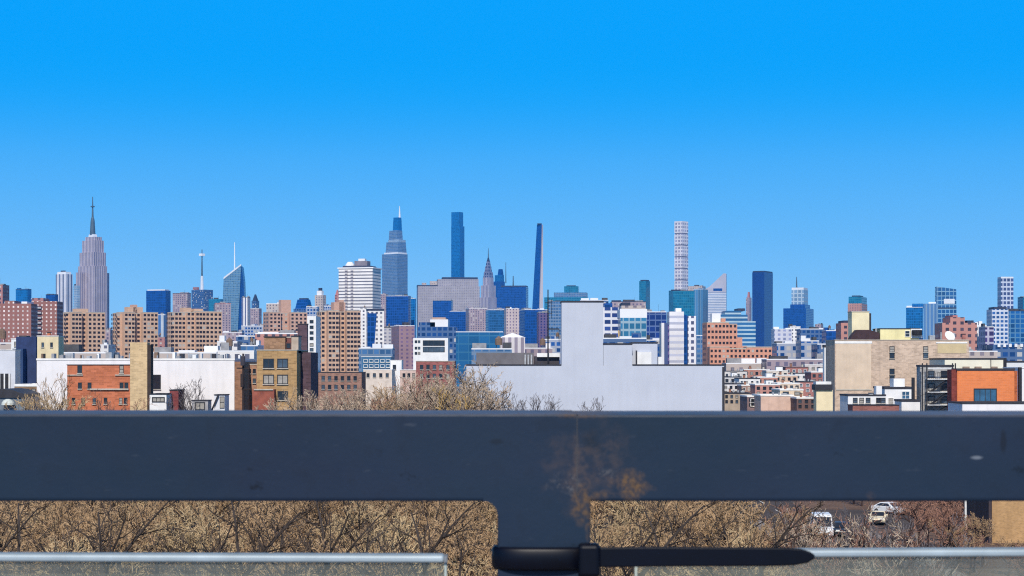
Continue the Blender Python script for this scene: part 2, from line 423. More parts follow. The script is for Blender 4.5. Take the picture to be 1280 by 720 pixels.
def panel(px0, px1, pyt0, pyt1):
    x0, x1 = wx(px0, YP), wx(px1, YP); za, zc = wz(pyt0, YP), wz(pyt1, YP); h = 9.5 / F * YP
    o = MB().hexa([(x0,YP+.002,16.98),(x1,YP+.002,16.98),(x1,YP+.010,16.98),(x0,YP+.010,16.98),
                   (x0,YP+.002,za-h),(x1,YP+.002,zc-h),(x1,YP+.010,zc-h),(x0,YP+.010,za-h)]).build('glass_panel', pm, rail_root)
    MB().hexa([(x0,YP-.001,za-h),(x1,YP-.001,zc-h),(x1,YP+.013,zc-h),(x0,YP+.013,za-h),
               (x0,YP-.001,za),(x1,YP-.001,zc),(x1,YP+.013,zc),(x0,YP+.013,za)]).build('edge_trim', trim_m, o, bevel=.0016)
    for x, z, s in ((x0, za, -1), (x1, zc, 1)):
        MB().box(min(x, x+s*.002), max(x, x+s*.002), YP-.0005, YP+.0125, z-h+.0004, z-.0006).build('end_cap', endm, o)
        MB().box(min(x+s*.0001, x+s*.0016), max(x+s*.0001, x+s*.0016), YP+.002, YP+.010, 16.98, z-h-.0006).build('polished_edge', edge_m, o)
    return o
q = 1.25 / YP * F
panel(797 - q, 555, 688, 694)
panel(797, 555 + q, 688, 680)
for c in (-4, -3, -2, 1, 2, 3): panel(797 + q * c, 555 + q * (c + 1), 690, 690)

# black cable tie cinched round the post
tie_m = surf('black_nylon', (.0008,.0018,.008), .40, .3, 40, spec=.22)
tie = thing('cable_tie', 'black cable tie cinched round the railing post, pointed tail sticking out sideways', 'cable tie')
cx, cy = (rx(612) + rx(745)) / 2, YR + .0077
a = (rx(742) - rx(613)) / 2
s = MB(); N = 72
z0, z1 = rz(712.5), rz(683.5)
prof = [(0, z0), (.0015, z0 - .0000), (.0026, z0 + .002), (.0028, (z0+z1)/2), (.0026, z1 - .002), (.0015, z1), (0, z1)]
for k in range(N):
    t = 2 * math.pi * k / N
    ct, st = math.cos(t), math.sin(t)
    ex = 2 / 2.6
    ux = math.copysign(abs(ct) ** ex, ct); uy = math.copysign(abs(st) ** ex, st)
    for e, z in prof: s.v.append((cx + ux * (a - .0028 + e), cy + uy * (.0135 - .0028 + e) , z))
M = len(prof)
for k in range(N):
    q = (k + 1) % N
    for i in range(M - 1): s.f.append((k*M+i, q*M+i, q*M+i+1, k*M+i+1))
    s.f.append((k*M+M-1, q*M+M-1, q*M, k*M))
s.build('band', tie_m, tie, smooth=True)
hx0, hx1 = rx(722), rx(749)
MB().box(hx0, hx1, YR - .0135, YR - .002, rz(719), rz(677.5)).build('locking_head', tie_m, tie, bevel=.0025)
# flat tail with a tapering rounded tip
pts = []
xa, xb = rx(748), rx(1016)
top = [(748, 685), (812, 684.5), (980, 685.5), (998, 687), (1010, 691), (1016, 695.5)]
bot = [(1014, 699), (1006, 703.5), (990, 706.5), (960, 707.5), (812, 708), (748, 709)]
poly = [(rx(x), rz(y - 3.0)) for x, y in reversed(top)] + [(rx(x), rz(y - 2.0)) for x, y in reversed(bot)]
t = MB().profile(poly, YR - .0105, YR - .0080).build('tail', tie_m, tie, bevel=.0009)

# the roof deck the railing stands on
deck_m = surf('roof_paving', (.28,.26,.24), .9, .3, 1.5)
tag(MB().box(-9, 9, -12, 1.32, -0.5, 16.888).build('roof_deck', deck_m), kind='structure')
# ------------------------------------------------------------------ bare winter trees
def bark(name, col): return surf(name, col, .9, .35, 1.2)
BARK = [bark('bark_grey', (.055,.042,.036)), bark('bark_brown', (.075,.05,.036)), bark('bark_red', (.06,.035,.03))]
TWIG = [surf('twig_tan', TWIG_T, .8, .3, .8), surf('twig_straw', TWIG_S, .8, .3, .8), surf('twig_red', TWIG_R, .8, .3, .8), surf('twig_gold', (.60,.38,.11), .8, .3, .8), surf('twig_ash', (.52,.40,.29), .8, .5, .8), surf('twig_slate', (.17,.15,.155), .8, .3, .8), surf('twig_umber', (.10,.068,.048), .8, .3, .8)]

def tree_mesh(seed, H, spread, twig_r=.022, counts=(7, 6, 6, 5), up=.55):
    rng = random.Random(seed); T, C = MB(), MB()
    def rv(): return Vector((rng.uniform(-1, 1), rng.uniform(-1, 1), rng.uniform(-1, 1)))
    def branch(p, d, L, r, lev):
        seg = 4 if lev < 2 else (3 if lev == 2 else 2)
        pts, rad = [p.copy()], [r]
        q = p.copy(); dd = d.copy()
        for i in range(seg):
            dd = (dd + rv() * (.16 + .05 * lev) + Vector((0, 0, .10 * up))).normalized()
            q = q + dd * (L / seg); pts.append(q.copy()); rad.append(max(twig_r * .6, r * (1 - .62 * (i + 1) / seg)))
        (T if lev < 3 and (lev < 2 or True) else C).tube(pts, rad, 6 if lev == 0 else (5 if lev == 1 else 3), cap=False)
        if lev >= 4: return
        n = counts[lev] if lev < len(counts) else 0
        for k in range(n):
            f = (.35 if lev == 0 else .2) + (.65 if lev == 0 else .8) * (k + rng.random()) / n
            f = min(f, .99); i = min(int(f * seg), seg - 1); t = f * seg - i
            bp = pts[i].lerp(pts[i + 1], t)
            out = rv(); ax = (pts[i + 1] - pts[i]).normalized(); out = out - ax * out.dot(ax)
            if out.length < .05: continue
            out.normalize()
            ang = rng.uniform(.5, .95)
            nd = (ax * math.cos(ang) + out * math.sin(ang) * (1 + spread * .4) + Vector((0, 0, .18 * up))).normalized()
            lk = (.62, .55, .5, .48)[lev] * rng.uniform(.7, 1.15) * (1.12 - .4 * f)
            branch(bp, nd, L * lk, max(twig_r, rad[i] * .55), lev + 1)
    branch(Vector((0, 0, -.05)), Vector((rng.uniform(-.06,.06), rng.uniform(-.06,.06), 1)).normalized(), H * .72, H * .02 + .03, 0)
    zm = max(v[2] for v in C.v); k = H / zm
    for m in (T, C): m.v = [(x * k, y * k, z * k) for x, y, z in m.v]
    return T, C

def make_kind(seed, H, spread, **k):
    T, C = tree_mesh(seed, H, spread, **k)
    return T.mesh('trunk', None), C.mesh('crown', None)
KINDS = {}
def tree(kind, x, y, bi, ti, label, group=None, s=1.0, rot=0.0, name='bare_tree', sz=None):
    T, C = KINDS[kind]
    key = (kind, bi, ti)
    if key not in KINDS:
        t, c = T.copy(), C.copy(); t.materials.append(BARK[bi]); c.materials.append(TWIG[ti]); KINDS[key] = (t, c)
    t, c = KINDS[key]
    o = thing(name, label, 'tree', (x, y, 0), rot, group); o.scale = (s, s, sz or s)
    link('trunk', t, o); link('crown', c, o)
    return o
for i in range(6): KINDS['park%d' % i] = make_kind(11 + i, 9.0, .6 + .1 * i, twig_r=.026, counts=(9, 7, 6, 5))
for i in range(4): KINDS['tall%d' % i] = make_kind(41 + i, 16.0, .45 + .1 * i, twig_r=.036, counts=(9, 6, 5, 4), up=.8)
for i in range(2): KINDS['thin%d' % i] = make_kind(61 + i, 14.0, .3, twig_r=.026, counts=(12, 6, 4, 3), up=1.5)
for i in range(3): KINDS['small%d' % i] = make_kind(71 + i, 4.2, .8, twig_r=.014, counts=(8, 6, 6, 5))

rng = random.Random(5)
LOW = 'bare brown tree in the dense stand seen below the rail'
yy = 76.0
n_park = 0
while yy < 250:
    half = yy * (640 + 90) / F
    xx = -half + rng.uniform(0, 5)
    while xx < half:
        px = CX + xx / yy * F + rng.uniform(-8, 8)
        x, y = xx + rng.uniform(-1.5, 1.5), yy + rng.uniform(-3.4, 3.4)
        px = CX + x / y * F
        if px < 985 and not (x > 19.0) and n_park < 235:
            tree('park%d' % rng.randrange(6), x, y, rng.choice((0, 0, 1)), rng.choice((0, 0, 1, 0)), LOW, 'bare trees massed below the rail', rng.uniform(.8, 1.15), rng.uniform(0, 6.28))
            n_park += 1
        xx += rng.uniform(5.0, 7.6)
    yy += 7.2
# low reddish bare trees beside the street, right part of the strip
ROADSIDE = 'small reddish bare tree beside the street under the rail'
n_small = 0
for k in range(1500):
    y = rng.uniform(84, 258); px = rng.uniform(985, 1310); x = wx(px, y)
    if 26.2 < x < 38.8: continue
    h = rng.uniform(3.2, 6.2)
    if y > 184 and x < 50 and y < 227: continue
    if y > 200 and px > 1236: continue
    line = None                                    # keep the view of the cars open
    if 1008 < px < 1062: line = 669
    elif 1082 < px < 1124: line = 655
    elif 1196 < px < 1218: line = 640
    elif px > 1228: line = 668 + rng.uniform(-14, 14)
    if line and EYE - (line - HOR) / F * y < h + .3: continue
    tree('small%d' % rng.randrange(3), x, y, 2, 2 if k % 4 else 0, ROADSIDE, 'small bare trees along the street', h / 4.2, rng.uniform(0, 6.28), name='small_tree')
    n_small += 1
    if n_small > 210: break

LIMB = [(18, 640, 92), (92, 632, 84), (128, 640, 80), (176, 628, 88), (205, 640, 76), (262, 650, 90), (330, 640, 78), (366, 626, 86), (392, 634, 80), (440, 650, 92), (478, 628, 84), (510, 636, 78), (552, 632, 90), (600, 644, 82),
        (770, 640, 86), (826, 632, 80), (884, 644, 92), (930, 630, 84), (968, 640, 90)]
for i in range(3): KINDS['limb%d' % i] = make_kind(131 + i, 10.0, .8, twig_r=.019, counts=(6, 5, 3, 2), up=.5)
for k, (px, py, Y) in enumerate(LIMB):
    tree('limb%d' % (k % 3), wx(px, Y), Y, 0, 6, 'dark-limbed sparse tree standing out against the tan twigs below the rail', 'dark-limbed trees below the rail', wz(py - 26, Y) / 10.0, k * 2.1)
KINDS['sapling0'] = make_kind(91, 8.0, .5, twig_r=.018, counts=(9, 5, 4, 2), up=.9)
KINDS['sapling1'] = make_kind(92, 8.0, .5, twig_r=.018, counts=(8, 5, 4, 2), up=.9)
for k, (px, py, Y) in enumerate([(986, 640, 128), (996, 628, 120), (1003, 652, 132), (1012, 646, 112), (1022, 660, 104), (1034, 652, 118), (1046, 644, 110), (1058, 650, 124), (1066, 640, 116), (1076, 652, 130), (1084, 660, 108), (1104, 662, 112),
                                 (989, 634, 122), (1000, 636, 116), (1006, 632, 126), (1064, 634, 112), (1072, 630, 120), (1080, 636, 114), (1088, 668, 100), (1120, 650, 104), (1132, 640, 112), (1146, 652, 100), (1160, 640, 118), (1180, 648, 108)]):
    x = wx(px, Y)
    if x > 26.4: Y = 26.2 / (px - CX) * F; x = 26.2
    tree('sapling%d' % (k % 2), x, Y, (0, 2)[k % 2], (4, 2, 5)[k % 3], 'sparse thin bare tree before the parked vehicles under the rail', 'sparse trees before the parked vehicles', wz(py - 8, Y) / 8.0, k * 1.7)

# tall trees standing before the skyline
TALL = [(352, 492, 262, 1), (378, 482, 250, 0), (392, 490, 255, 2), (404, 486, 258, 1), (420, 480, 262, 0), (434, 486, 246, 0), (449, 482, 258, 1), (464, 480, 262, 0), (478, 484, 250, 0), (491, 478, 262, 0),
        (505, 476, 248, 1), (518, 470, 262, 2), (530, 464, 256, 2), (543, 456, 262, 0), (556, 468, 250, 2), (566, 456, 262, 0), (577, 466, 244, 0), (588, 447, 262, 0), (520, 488, 240, 0), (470, 494, 240, 1), (430, 496, 240, 0), (412, 492, 246, 2), (456, 490, 244, 2), (484, 488, 256, 0), (499, 486, 244, 2), (537, 470, 244, 0), (551, 474, 262, 0), (583, 462, 250, 2), (594, 470, 246, 0)]
for i, (px, py, Y, ti) in enumerate(TALL):
    h = wz(py + 1, Y)
    tree('tall%d' % (i % 4), wx(px, Y), Y, i % 2, (4, 0, 2)[ti] if i % 3 else 4, 'tall bare tan tree in the clump before the skyline', 'tall bare trees before the skyline', h / 16.0, i * 1.3)
tree('thin0', wx(566, 236), 236, 1, 3, 'bare tree with golden yellow twigs at the end of the tan clump', None, wz(480, 236) / 14.0, 2.0)
THIN = [(596, 474, 262), (606, 480, 260), (618, 486, 258), (629, 490, 262), (640, 491, 262), (649, 487, 258), (660, 490, 262), (672, 492, 260), (683, 493, 262), (694, 491, 258), (738, 494, 262), (750, 498, 260)]
for i, (px, py, Y) in enumerate(THIN):
    tree('thin%d' % (i % 2), wx(px, Y), Y, 0, 5, 'thin bare treetop against the plain pale stepped wall', 'thin trees before the stepped wall', wz(py, Y) / 14.0, i * 1.9)
for i, (px, py, Y) in enumerate([(232, 470, 270), (247, 474, 266), (226, 482, 262)]):
    tree('thin%d' % (i % 2), wx(px, Y), Y, 0, 5, 'thin bare tree in front of the long white wall', 'thin trees before the white wall', wz(py, Y) / 14.0, i * 2.3)
for i, (px, py, Y) in enumerate([(40, 488, 268), (58, 490, 262), (72, 492, 258)]):
    tree('tall%d' % (i % 4), wx(px, Y), Y, 1, 1, 'low straw coloured tree in front of the brown shed', 'straw trees by the shed', wz(py, Y) / 16.0, i * 1.7)
tree('thin0', wx(66, 270), 270, 0, 0, 'wispy bare tree against the white wall beside the red brick house', None, wz(462, 270) / 14.0, .4)
tree('thin1', wx(110, 262), 262, 2, 2, 'dark forked bare tree in front of the red brick house', None, wz(484, 262) / 14.0, 1.4)
tree('tall2', wx(140, 258), 258, 2, 2, 'low reddish tree at the foot of the red brick house', None, wz(494, 258) / 16.0, 2.4)
# ------------------------------------------------------------------ vehicles on the street under the rail
tyre_m = surf('tyre', (.02,.02,.02), .9, .2, 8); rim_m = surf('rim', (.45,.46,.48), .4, .2, 8, metal=.6)
glass_m = surf('car_glass', (.02,.025,.035), .08, .1, 3, spec=.6); lamp_m = surf('headlight_glass', (.75,.76,.72), .2, .1, 8)
tail_m = surf('tail_lamp', (.4,.02,.02), .3, .1, 8); blackp = surf('black_trim', (.03,.03,.03), .6, .2, 8)
def vehicle(name, label, px, py, rot, paint, kind='car', Y=None):
    Y = Y or EYE * F / (py - HOR); x = wx(px, Y)
    r = thing(name, label, kind, (x, Y, .035), rot)
    van = kind == 'van'; L, W, Hh = (5.4, 2.0, 2.35) if van else (4.5, 1.8, 1.45)
    # body: side profile pushed across, front faces -y after rotation (profile along local y)
    if van: prof = [(-L/2, .35), (-L/2, 1.0), (-L/2+.9, 1.15), (-L/2+1.7, 2.2), (-L/2+2.0, Hh), (L/2-.05, Hh), (L/2, .35)]
    else: prof = [(-L/2, .35), (-L/2-.03, .62), (-L/2+.15, .80), (-L/2+1.25, .93), (-L/2+1.95, Hh-.03), (-L/2+2.6, Hh), (L/2-1.25, Hh-.05), (L/2-.45, .98), (L/2-.05, .92), (L/2, .5), (L/2-.05, .35)]
    s = MB(); n = len(prof); b = 0
    for sx in (-1, 1):
        for (yy_, z) in prof:
            ins = .0 if z < 1.0 else (.16 if not van else .06) * (z - 1.0) / (Hh - 1.0)
            s.v.append((sx * (W/2 - ins), yy_, z))
    s.f.append(tuple(range(n))); s.f.append(tuple(n + i for i in reversed(range(n))))
    for i in range(n): j = (i + 1) % n; s.f.append((i, n + i, n + j, j))
    s.build('body', paint, r, bevel=.05)
    # glass, slightly proud
    if van: ws = [(-L/2+.93, 1.2), (-L/2+1.66, 2.12)]
    else: ws = [(-L/2+1.30, .98), (-L/2+1.90, Hh-.09)]
    (y0, z0), (y1, z1) = ws
    i0, i1 = (.12, .14) if van else (.16, .26)
    MB().hexa([(-W/2+i0,y0-.05,z0),(W/2-i0,y0-.05,z0),(W/2-i0,y0+.02,z0-.02),(-W/2+i0,y0+.02,z0-.02),
               (-W/2+i1,y1-.05,z1),(W/2-i1,y1-.05,z1),(W/2-i1,y1+.02,z1-.02),(-W/2+i1,y1+.02,z1-.02)]).build('windscreen', glass_m, r)
    for sx in (-1, 1):
        za, zb_ = (1.3, 2.0) if van else (1.0, Hh-.12)
        ya, yb, yc, yd = ((-L/2+1.5, -L/2+2.6, -L/2+1.9, -L/2+2.6) if van else (-L/2+1.5, L/2-.75, -L/2+2.05, L/2-1.25))
        xa, xb = sx*(W/2 - .01), sx*(W/2 - (.05 if van else .135))
        MB().hexa([(xa+sx*.012,ya,za),(xa+sx*.012,yb,za),(xa-sx*.02,yb,za),(xa-sx*.02,ya,za),(xb+sx*.012,yc,zb_),(xb+sx*.012,yd,zb_),(xb-sx*.02,yd,zb_),(xb-sx*.02,yc,zb_)]).build('side_window', glass_m, r)
        MB().box(sx*W/2*.62-.2, sx*W/2*.62+.2, -L/2-.06, -L/2+.1, .62, .80).build('headlight', lamp_m, r, bevel=.02)
        MB().box(sx*W/2*.75-.14, sx*W/2*.75+.14, L/2-.06, L/2+.03, .72, .92).build('tail_lamp', tail_m, r, bevel=.02)
        MB().box(sx*W/2+(.0 if sx > 0 else -.2), sx*W/2+(.2 if sx > 0 else 0), -L/2+1.45, -L/2+1.6, 1.0, 1.14).build('mirror', paint, r, bevel=.02)
        for wy in (-L/2+.85, L/2-.85):
            wgrp = MB()
            pts = [(sx*(W/2-.2), wy, .32), (sx*(W/2+.02), wy, .32)]
            wgrp.tube(pts, .32, 18); o = wgrp.build('wheel', tyre_m, r)
            MB().tube([(sx*(W/2+.021), wy, .32), (sx*(W/2+.035), wy, .32)], .19, 12).build('rim', rim_m, o)
    MB().box(-.5, .5, -L/2-.07, -L/2+.05, .40, .60).build('grille', blackp, r, bevel=.02)
    MB().box(-W/2+.1, W/2-.1, -L/2-.1, -L/2+.1, .30, .39).build('bumper', blackp, r, bevel=.02)
    return r
white_p = surf('white_car_paint', (.78,.79,.80), .3, .06, 2, spec=.5); dark_p = surf('dark_car_paint', (.03,.033,.04), .25, .1, 2, spec=.5)
sand_p = surf('cream_van_paint', (.75,.66,.48), .4, .1, 2); red_p = surf('red_car_paint', (.45,.08,.04), .35, .1, 2)
vehicle('delivery_van', 'white van facing the viewer on the street below the rail', 1027, 671, R(-5), white_p, 'van')
vehicle('parked_car', 'dark car standing beside the white van', 1053, 670, R(-8), dark_p)
vehicle('parked_car', 'cream car facing forward among the reddish twigs below the rail', 1098, 655, R(-16), sand_p)
vehicle('parked_car', 'white car half hidden by the rail behind the cream car', 1113, 643, R(40), white_p)
vehicle('parked_car', 'red car low at the frame edge seen through the glass panel', 1060, 722, R(-12), red_p)
# pale pole by the street
pole_m = surf('pole_paint', (.72,.70,.66), .6, .2, 3)
pr = thing('street_lamp', 'white street pole standing by the street beside the tan brick house', 'street lamp', (wx(1207, 181), 181, 0))
MB().tube([(0,0,.1), (0,0,1.0), (0,0,9.2)], [.16, .12, .085], 10).build('pole', pole_m, pr)
MB().tube([(0,0,9.0), (-.5,-.3,9.5), (-1.6,-.8,9.7)], [.06, .05, .045], 8).build('lamp_arm', pole_m, pr)
MB().box(-2.2, -1.5, -1.0, -.7, 9.62, 9.76).build('lamp_head', pole_m, pr, bevel=.04)
MB().lathe([(.3, 0), (.3, .06), (.2, .12), (.17, .5), (.12, .55)], 12).build('base', pole_m, pr)
# ------------------------------------------------------------------ near buildings (fronts parallel to the railing)
roof_white = surf('silver_roof', (.62,.62,.62), .8, .3, .5); roof_dark = surf('tar_roof', (.07,.07,.075), .9, .4, .5); roof_grey = surf('grey_roof', (.3,.3,.31), .9, .3, .5)
cop_dark = surf('dark_coping', (.035,.035,.045), .6, .3, 1); cop_white = surf('white_coping', (.8,.79,.77), .7, .15, 1); cop_stone = surf('stone_coping', (.5,.45,.38), .8, .2, 1)
fr_white = surf('white_window_frame', (.75,.74,.72), .6, .1, 2); fr_dark = surf('dark_window_frame', (.04,.04,.045), .5, .2, 2); fr_stone = surf('stone_sill', (.5,.46,.4), .8, .2, 2)
pane_m = surf('window_glass', (.02,.026,.04), .10, .5, .7, spec=.6); pane_blue = surf('blue_window_glass', (.04,.12,.22), .10, .5, .7, spec=.6)
steel_m = surf('galvanised_steel', (.42,.43,.45), .5, .3, 2, metal=.3); black_m = surf('black_iron', (.02,.02,.025), .55, .3, 2)

tankm = surf('tank_wood', (.20,.13,.09), .9, .3, .8)
class B: pass
def wall_ring(s, x0, x1, y0, y1, z0, z1, t):
    s.box(x0, x1, y0, y0+t, z0, z1); s.box(x0, x1, y1-t, y1, z0, z1); s.box(x0, x0+t, y0+t, y1-t, z0, z1); s.box(x1-t, x1, y0+t, y1-t, z0, z1)
def bld(label, x0, x1, ytop, Y, depth, wall, roof=None, cop=None, cat='building', name='building', group=None, par=.6, cop_h=.14, rot=0):
    b = B(); b.Y = Y; b.k = Y / F; X = (wx(x0, Y) + wx(x1, Y)) / 2; b.X = X
    b.w = wx(x1, Y) - wx(x0, Y); b.h = wz(ytop, Y); b.d = depth; b.x0 = -b.w/2; b.x1 = b.w/2
    b.root = thing(name, label, cat, (X, Y, 0), rot, group)
    b.lx = lambda px: wx(px, Y) - X
    b.lz = lambda py: wz(py, Y)
    top = b.h - (cop_h if cop else 0)
    s = MB(); s.box(b.x0, b.x1, 0, depth, 0, top - par); wall_ring(s, b.x0, b.x1, 0, depth, top - par, top, .28)
    b.wall = s.build('wall', wall, b.root); b.wallm = wall
    b.roof = MB().box(b.x0+.285, b.x1-.285, .285, depth-.285, top-par+.004, top-par+.06).build('roof', roof or roof_white, b.root)
    if cop:
        s = MB(); wall_ring(s, b.x0-.08, b.x1+.08, -.08, depth+.08, top+.002, b.h, .44); s.build('coping', cop, b.root)
    b.rz = top - par + .06
    return b
_wc = {}; _wr = random.Random(8)
pane_blind = surf('drawn_blind', (.34,.32,.29), .6, .3, 1.5); pane_sky = surf('pale_window_glass', (.07,.10,.14), .12, .5, .7, spec=.6)
def window_mesh(w, h, fm, pm_, mull, sill):
    key = (round(w, 2), round(h, 2), fm.name, pm_.name, mull, sill)
    if key not in _wc:
        t = min(.13, w * .12)
        s = MB(); s.box(-w/2-t, -w/2, -.09, 0, -h/2, h/2); s.box(w/2, w/2+t, -.09, 0, -h/2, h/2)
        s.box(-w/2-t, w/2+t, -.09, 0, h/2, h/2+t); s.box(-w/2-t, w/2+t, -.09, 0, -h/2-t, -h/2)
        for i in range(1, mull + 1): x = -w/2 + w*i/(mull+1); s.box(x-.04, x+.04, -.07, 0, -h/2, h/2)
        if h > w * .9: s.box(-w/2, w/2, -.065, 0, -.03, .03)
        fmesh = s.mesh('window', fm)
        pmesh = MB().box(-w/2, w/2, -.025, -.002, -h/2, h/2).mesh('pane', pm_)
        smesh = MB().box(-w/2-t-.06, w/2+t+.06, -.2, 0, -h/2-t-.12, -h/2-t-.003).mesh('sill', fr_stone) if sill else None
        _wc[key] = (fmesh, pmesh, smesh)
    return _wc[key]
def win(b, px0, py0, px1, py1, fm=None, pm_=None, mull=0, sill=True, y=0.0):
    fm = fm or fr_dark; pm_ = pm_ or pane_m
    w, h = (px1 - px0) * b.k * .86, (py1 - py0) * b.k * .86
    if pm_ is pane_m: pm_ = _wr.choice((pane_m, pane_m, pane_m, pane_blind, pane_sky))
    a, p, s = window_mesh(w, h, fm, pm_, mull, sill)
    o = link('window', a, b.root, (b.lx((px0+px1)/2), y - .001, b.lz((py0+py1)/2)))
    link('pane', p, o)
    if s: link('sill', s, o)
    return o
def wingrid(b, xs, ys, w, h, **k):
    for y in ys:
        for x in xs: win(b, x - w/2, y - h/2, x + w/2, y + h/2, **k)
def roofbox(b, px0, px1, ytop, mat, name='bulkhead', y0=1.5, dep=3.0, capm=None):
    o = MB().box(b.lx(px0), b.lx(px1), y0, y0+dep, b.rz - .05, b.lz(ytop)).build(name, mat, b.root)
    if capm: MB().box(b.lx(px0)-.1, b.lx(px1)+.1, y0-.1, y0+dep+.1, b.lz(ytop)+.002, b.lz(ytop)+.16).build('cap', capm, o)
    return o
def chimney(b, px, ytop, wpx, mat, y0=.6):
    o = MB().box(b.lx(px-wpx/2), b.lx(px+wpx/2), y0, y0+wpx*b.k, b.rz-.05, b.lz(ytop)).build('chimney', mat, b.root)
    MB().box(b.lx(px-wpx/2)-.07, b.lx(px+wpx/2)+.07, y0-.07, y0+wpx*b.k+.07, b.lz(ytop)+.002, b.lz(ytop)+.14).build('cap', cop_dark, o)
def vent(b, px, ytop, r=.14, y0=1.2):
    MB().tube([(b.lx(px), y0, b.rz-.05), (b.lx(px), y0, b.lz(ytop))], r, 8).build('vent_pipe', steel_m, b.root)
def acunit(b, px0, px1, ytop, y0=1.0):
    o = MB().box(b.lx(px0), b.lx(px1), y0, y0+1.2, b.rz-.02, b.lz(ytop)).build('air_unit', steel_m, b.root, bevel=.04)
    return o

# ---- the pale stepped building in the middle
pale = surf('lavender_render', PALE, .85, .06, .22, streak=.06)
b = bld('pale grey blank-walled building with a tall stepped bulkhead, filling the middle', 583, 905, 457, 300, 24, pale, roof_grey, None, par=.5)
for a_, b_ in ((582, 701.5), (790.6, 906)): MB().box(b.lx(a_), b.lx(b_), -.08, .36, b.h+.002, b.h+.22).build('coping', cop_dark, b.root)
MB().box(b.x1-.36, b.x1+.08, .362, 24.08, b.h+.002, b.h+.22).build('coping', cop_dark, b.root)
def step(px0, px1, yt, y1=7.0):
    o = MB().box(b.lx(px0), b.lx(px1), 0, y1, b.h + .0005, b.lz(yt) - .25).build('stair_bulkhead', pale, b.root)
    MB().box(b.lx(px0)-.09, b.lx(px1)+.09, -.08, y1+.09, b.lz(yt)-.248, b.lz(yt)).build('coping', cop_dark, o)
    return o
step(702, 754, 376, 6.0); step(754.3, 790, 429, 5.5)
MB().box(b.x1-.30, b.x1+.10, -.05, .3, 0, b.h-.225).build('corner_trim', cop_dark, b.root)
white_pl = surf('white_plaster', (.78,.77,.76), .8, .1, .6, streak=.12)
o = MB().box(b.lx(790.4), b.lx(823), 2.0, 8, b.rz-.05, b.lz(429)).build('penthouse', pale, b.root)
MB().box(b.lx(790.4), b.lx(824), 1.9, 8.1, b.lz(429)+.002, b.lz(427.5)).build('cap', cop_dark, o)
MB().box(b.lx(797), b.lx(815), 1.3, 1.95, b.rz-.05, b.lz(440)).build('white_housing', white_pl, b.root)
MB().box(b.lx(795.5), b.lx(797.2), 1.2, 1.9, b.rz-.05, b.lz(438)).build('downpipe', cop_dark, b.root)
MB().box(b.lx(824), b.lx(829), 2, 3.5, b.rz-.05, b.lz(446)).build('chimney', white_pl, b.root)
MB().box(b.lx(594), b.lx(668), 9, 18, b.rz-.05, b.lz(440.5)).build('plant_room', surf('grey_cladding', (.15,.142,.155), .7, .2, .7), b.root)
MB().box(b.lx(669), b.lx(701), 8, 15, b.rz-.05, b.lz(445)).build('plant_room', surf('dark_cladding', (.05,.045,.055), .7, .3, .7), b.root)
MB().box(b.lx(672), b.lx(701), 7.2, 8-.01, b.lz(446), b.lz(441)).build('roof_hatch', white_pl, b.root)
for x in (657, 661, 665): MB().box(b.lx(x-1), b.lx(x+1), 8, 8.4, b.rz-.05, b.lz(443)).build('vent_pipe', steel_m, b.root)
# antenna mast with arms on that roof
m_ = thing('roof_mast', 'thin dark antenna mast with bracket arms beside the tall bulkhead', 'antenna mast', (wx(685, 306), 306, b.rz))
zf = lambda py: wz(py, 306) - b.rz
MB().tube([(0,0,0), (0,0,zf(362))], [.14, .10], 8).build('mast_pole', black_m, m_)
MB().box(.0, 1.9, -.05, .05, zf(412), zf(410.5)).box(1.8, 1.9, -.05, .05, zf(430), zf(412)+.001).build('bracket_arm', black_m, m_)
MB().box(-.5, .5, -.04, .04, zf(379), zf(378)).build('bracket_arm', black_m, m_)
MB().tube([(.62,0,zf(398)), (.62,0,zf(374))], .05, 6).box(.05, .62, -.03, .03, zf(392), zf(391.3)).build('aerial', black_m, m_)

# ---- long white building at the left with its brick end
whitew = surf('white_washed_wall', (.80,.78,.79), .85, .07, .35, streak=.15)
b = bld('long low white-walled building with a white parapet', 46, 293, 448, 292, 30, whitew, roof_white, cop_white, par=.5, cop_h=.3)
MB().box(b.x1+.002, b.lx(303), .15, 29.8, 0, b.h-.5).build('end_wall', brick('umber_brick', (.30,.16,.10)), b.root)
for x in (64, 96, 128, 205, 232, 260, 282): vent(b, x, 444 - (x % 3), .12, 3 + x % 5)
acunit(b, 70, 80, 441, 6); acunit(b, 225, 236, 442, 8); roofbox(b, 118, 126, 440, roof_grey, 'bulkhead', 8, 4)
acunit(b, 262, 270, 443, 7)
rgc = random.Random(3)
for k in range(26):
    px = 50 + k * 9.4 + rgc.uniform(-3, 3); hh = 447 - rgc.uniform(2, 7.5); ww_ = rgc.uniform(1.2, 5)
    if k % 4 == 3: vent(b, px, hh, .1, 2 + k % 7)
    else: MB().box(b.lx(px), b.lx(px + ww_), 1.5 + k % 9, 3 + k % 9, b.rz - .03, b.lz(hh)).build(('roof_box', 'skylight', 'duct')[k % 3], rgc.choice((white_pl, steel_m, cop_dark, roof_grey, tankm, white_pl)), b.root)
o = win(b, 187.5, 468, 201, 487, fr_dark, pane_m, 0); o.name = 'doorway'
redb = brick('red_brick', (.50,.165,.085), amt=.25, course=.28, blot=.22, streak=.15)
b = bld('red brick house set against the long white wall', 84, 163, 455.5, 272, 12, redb, roof_dark, cop_dark, par=.3, cop_h=.12)
win(b, 97, 456.5, 102.5, 466.5, sill=True); win(b, 149.5, 456.5, 154.5, 466.5)
MB().box(b.lx(113), b.lx(161), -.3, -.004, b.lz(487.4), b.lz(485.6)).build('ledge', fr_stone, b.root)
MB().box(b.lx(84), b.lx(104), -.22, -.004, b.lz(469.4), b.lz(468.2)).build('ledge', fr_stone, b.root)
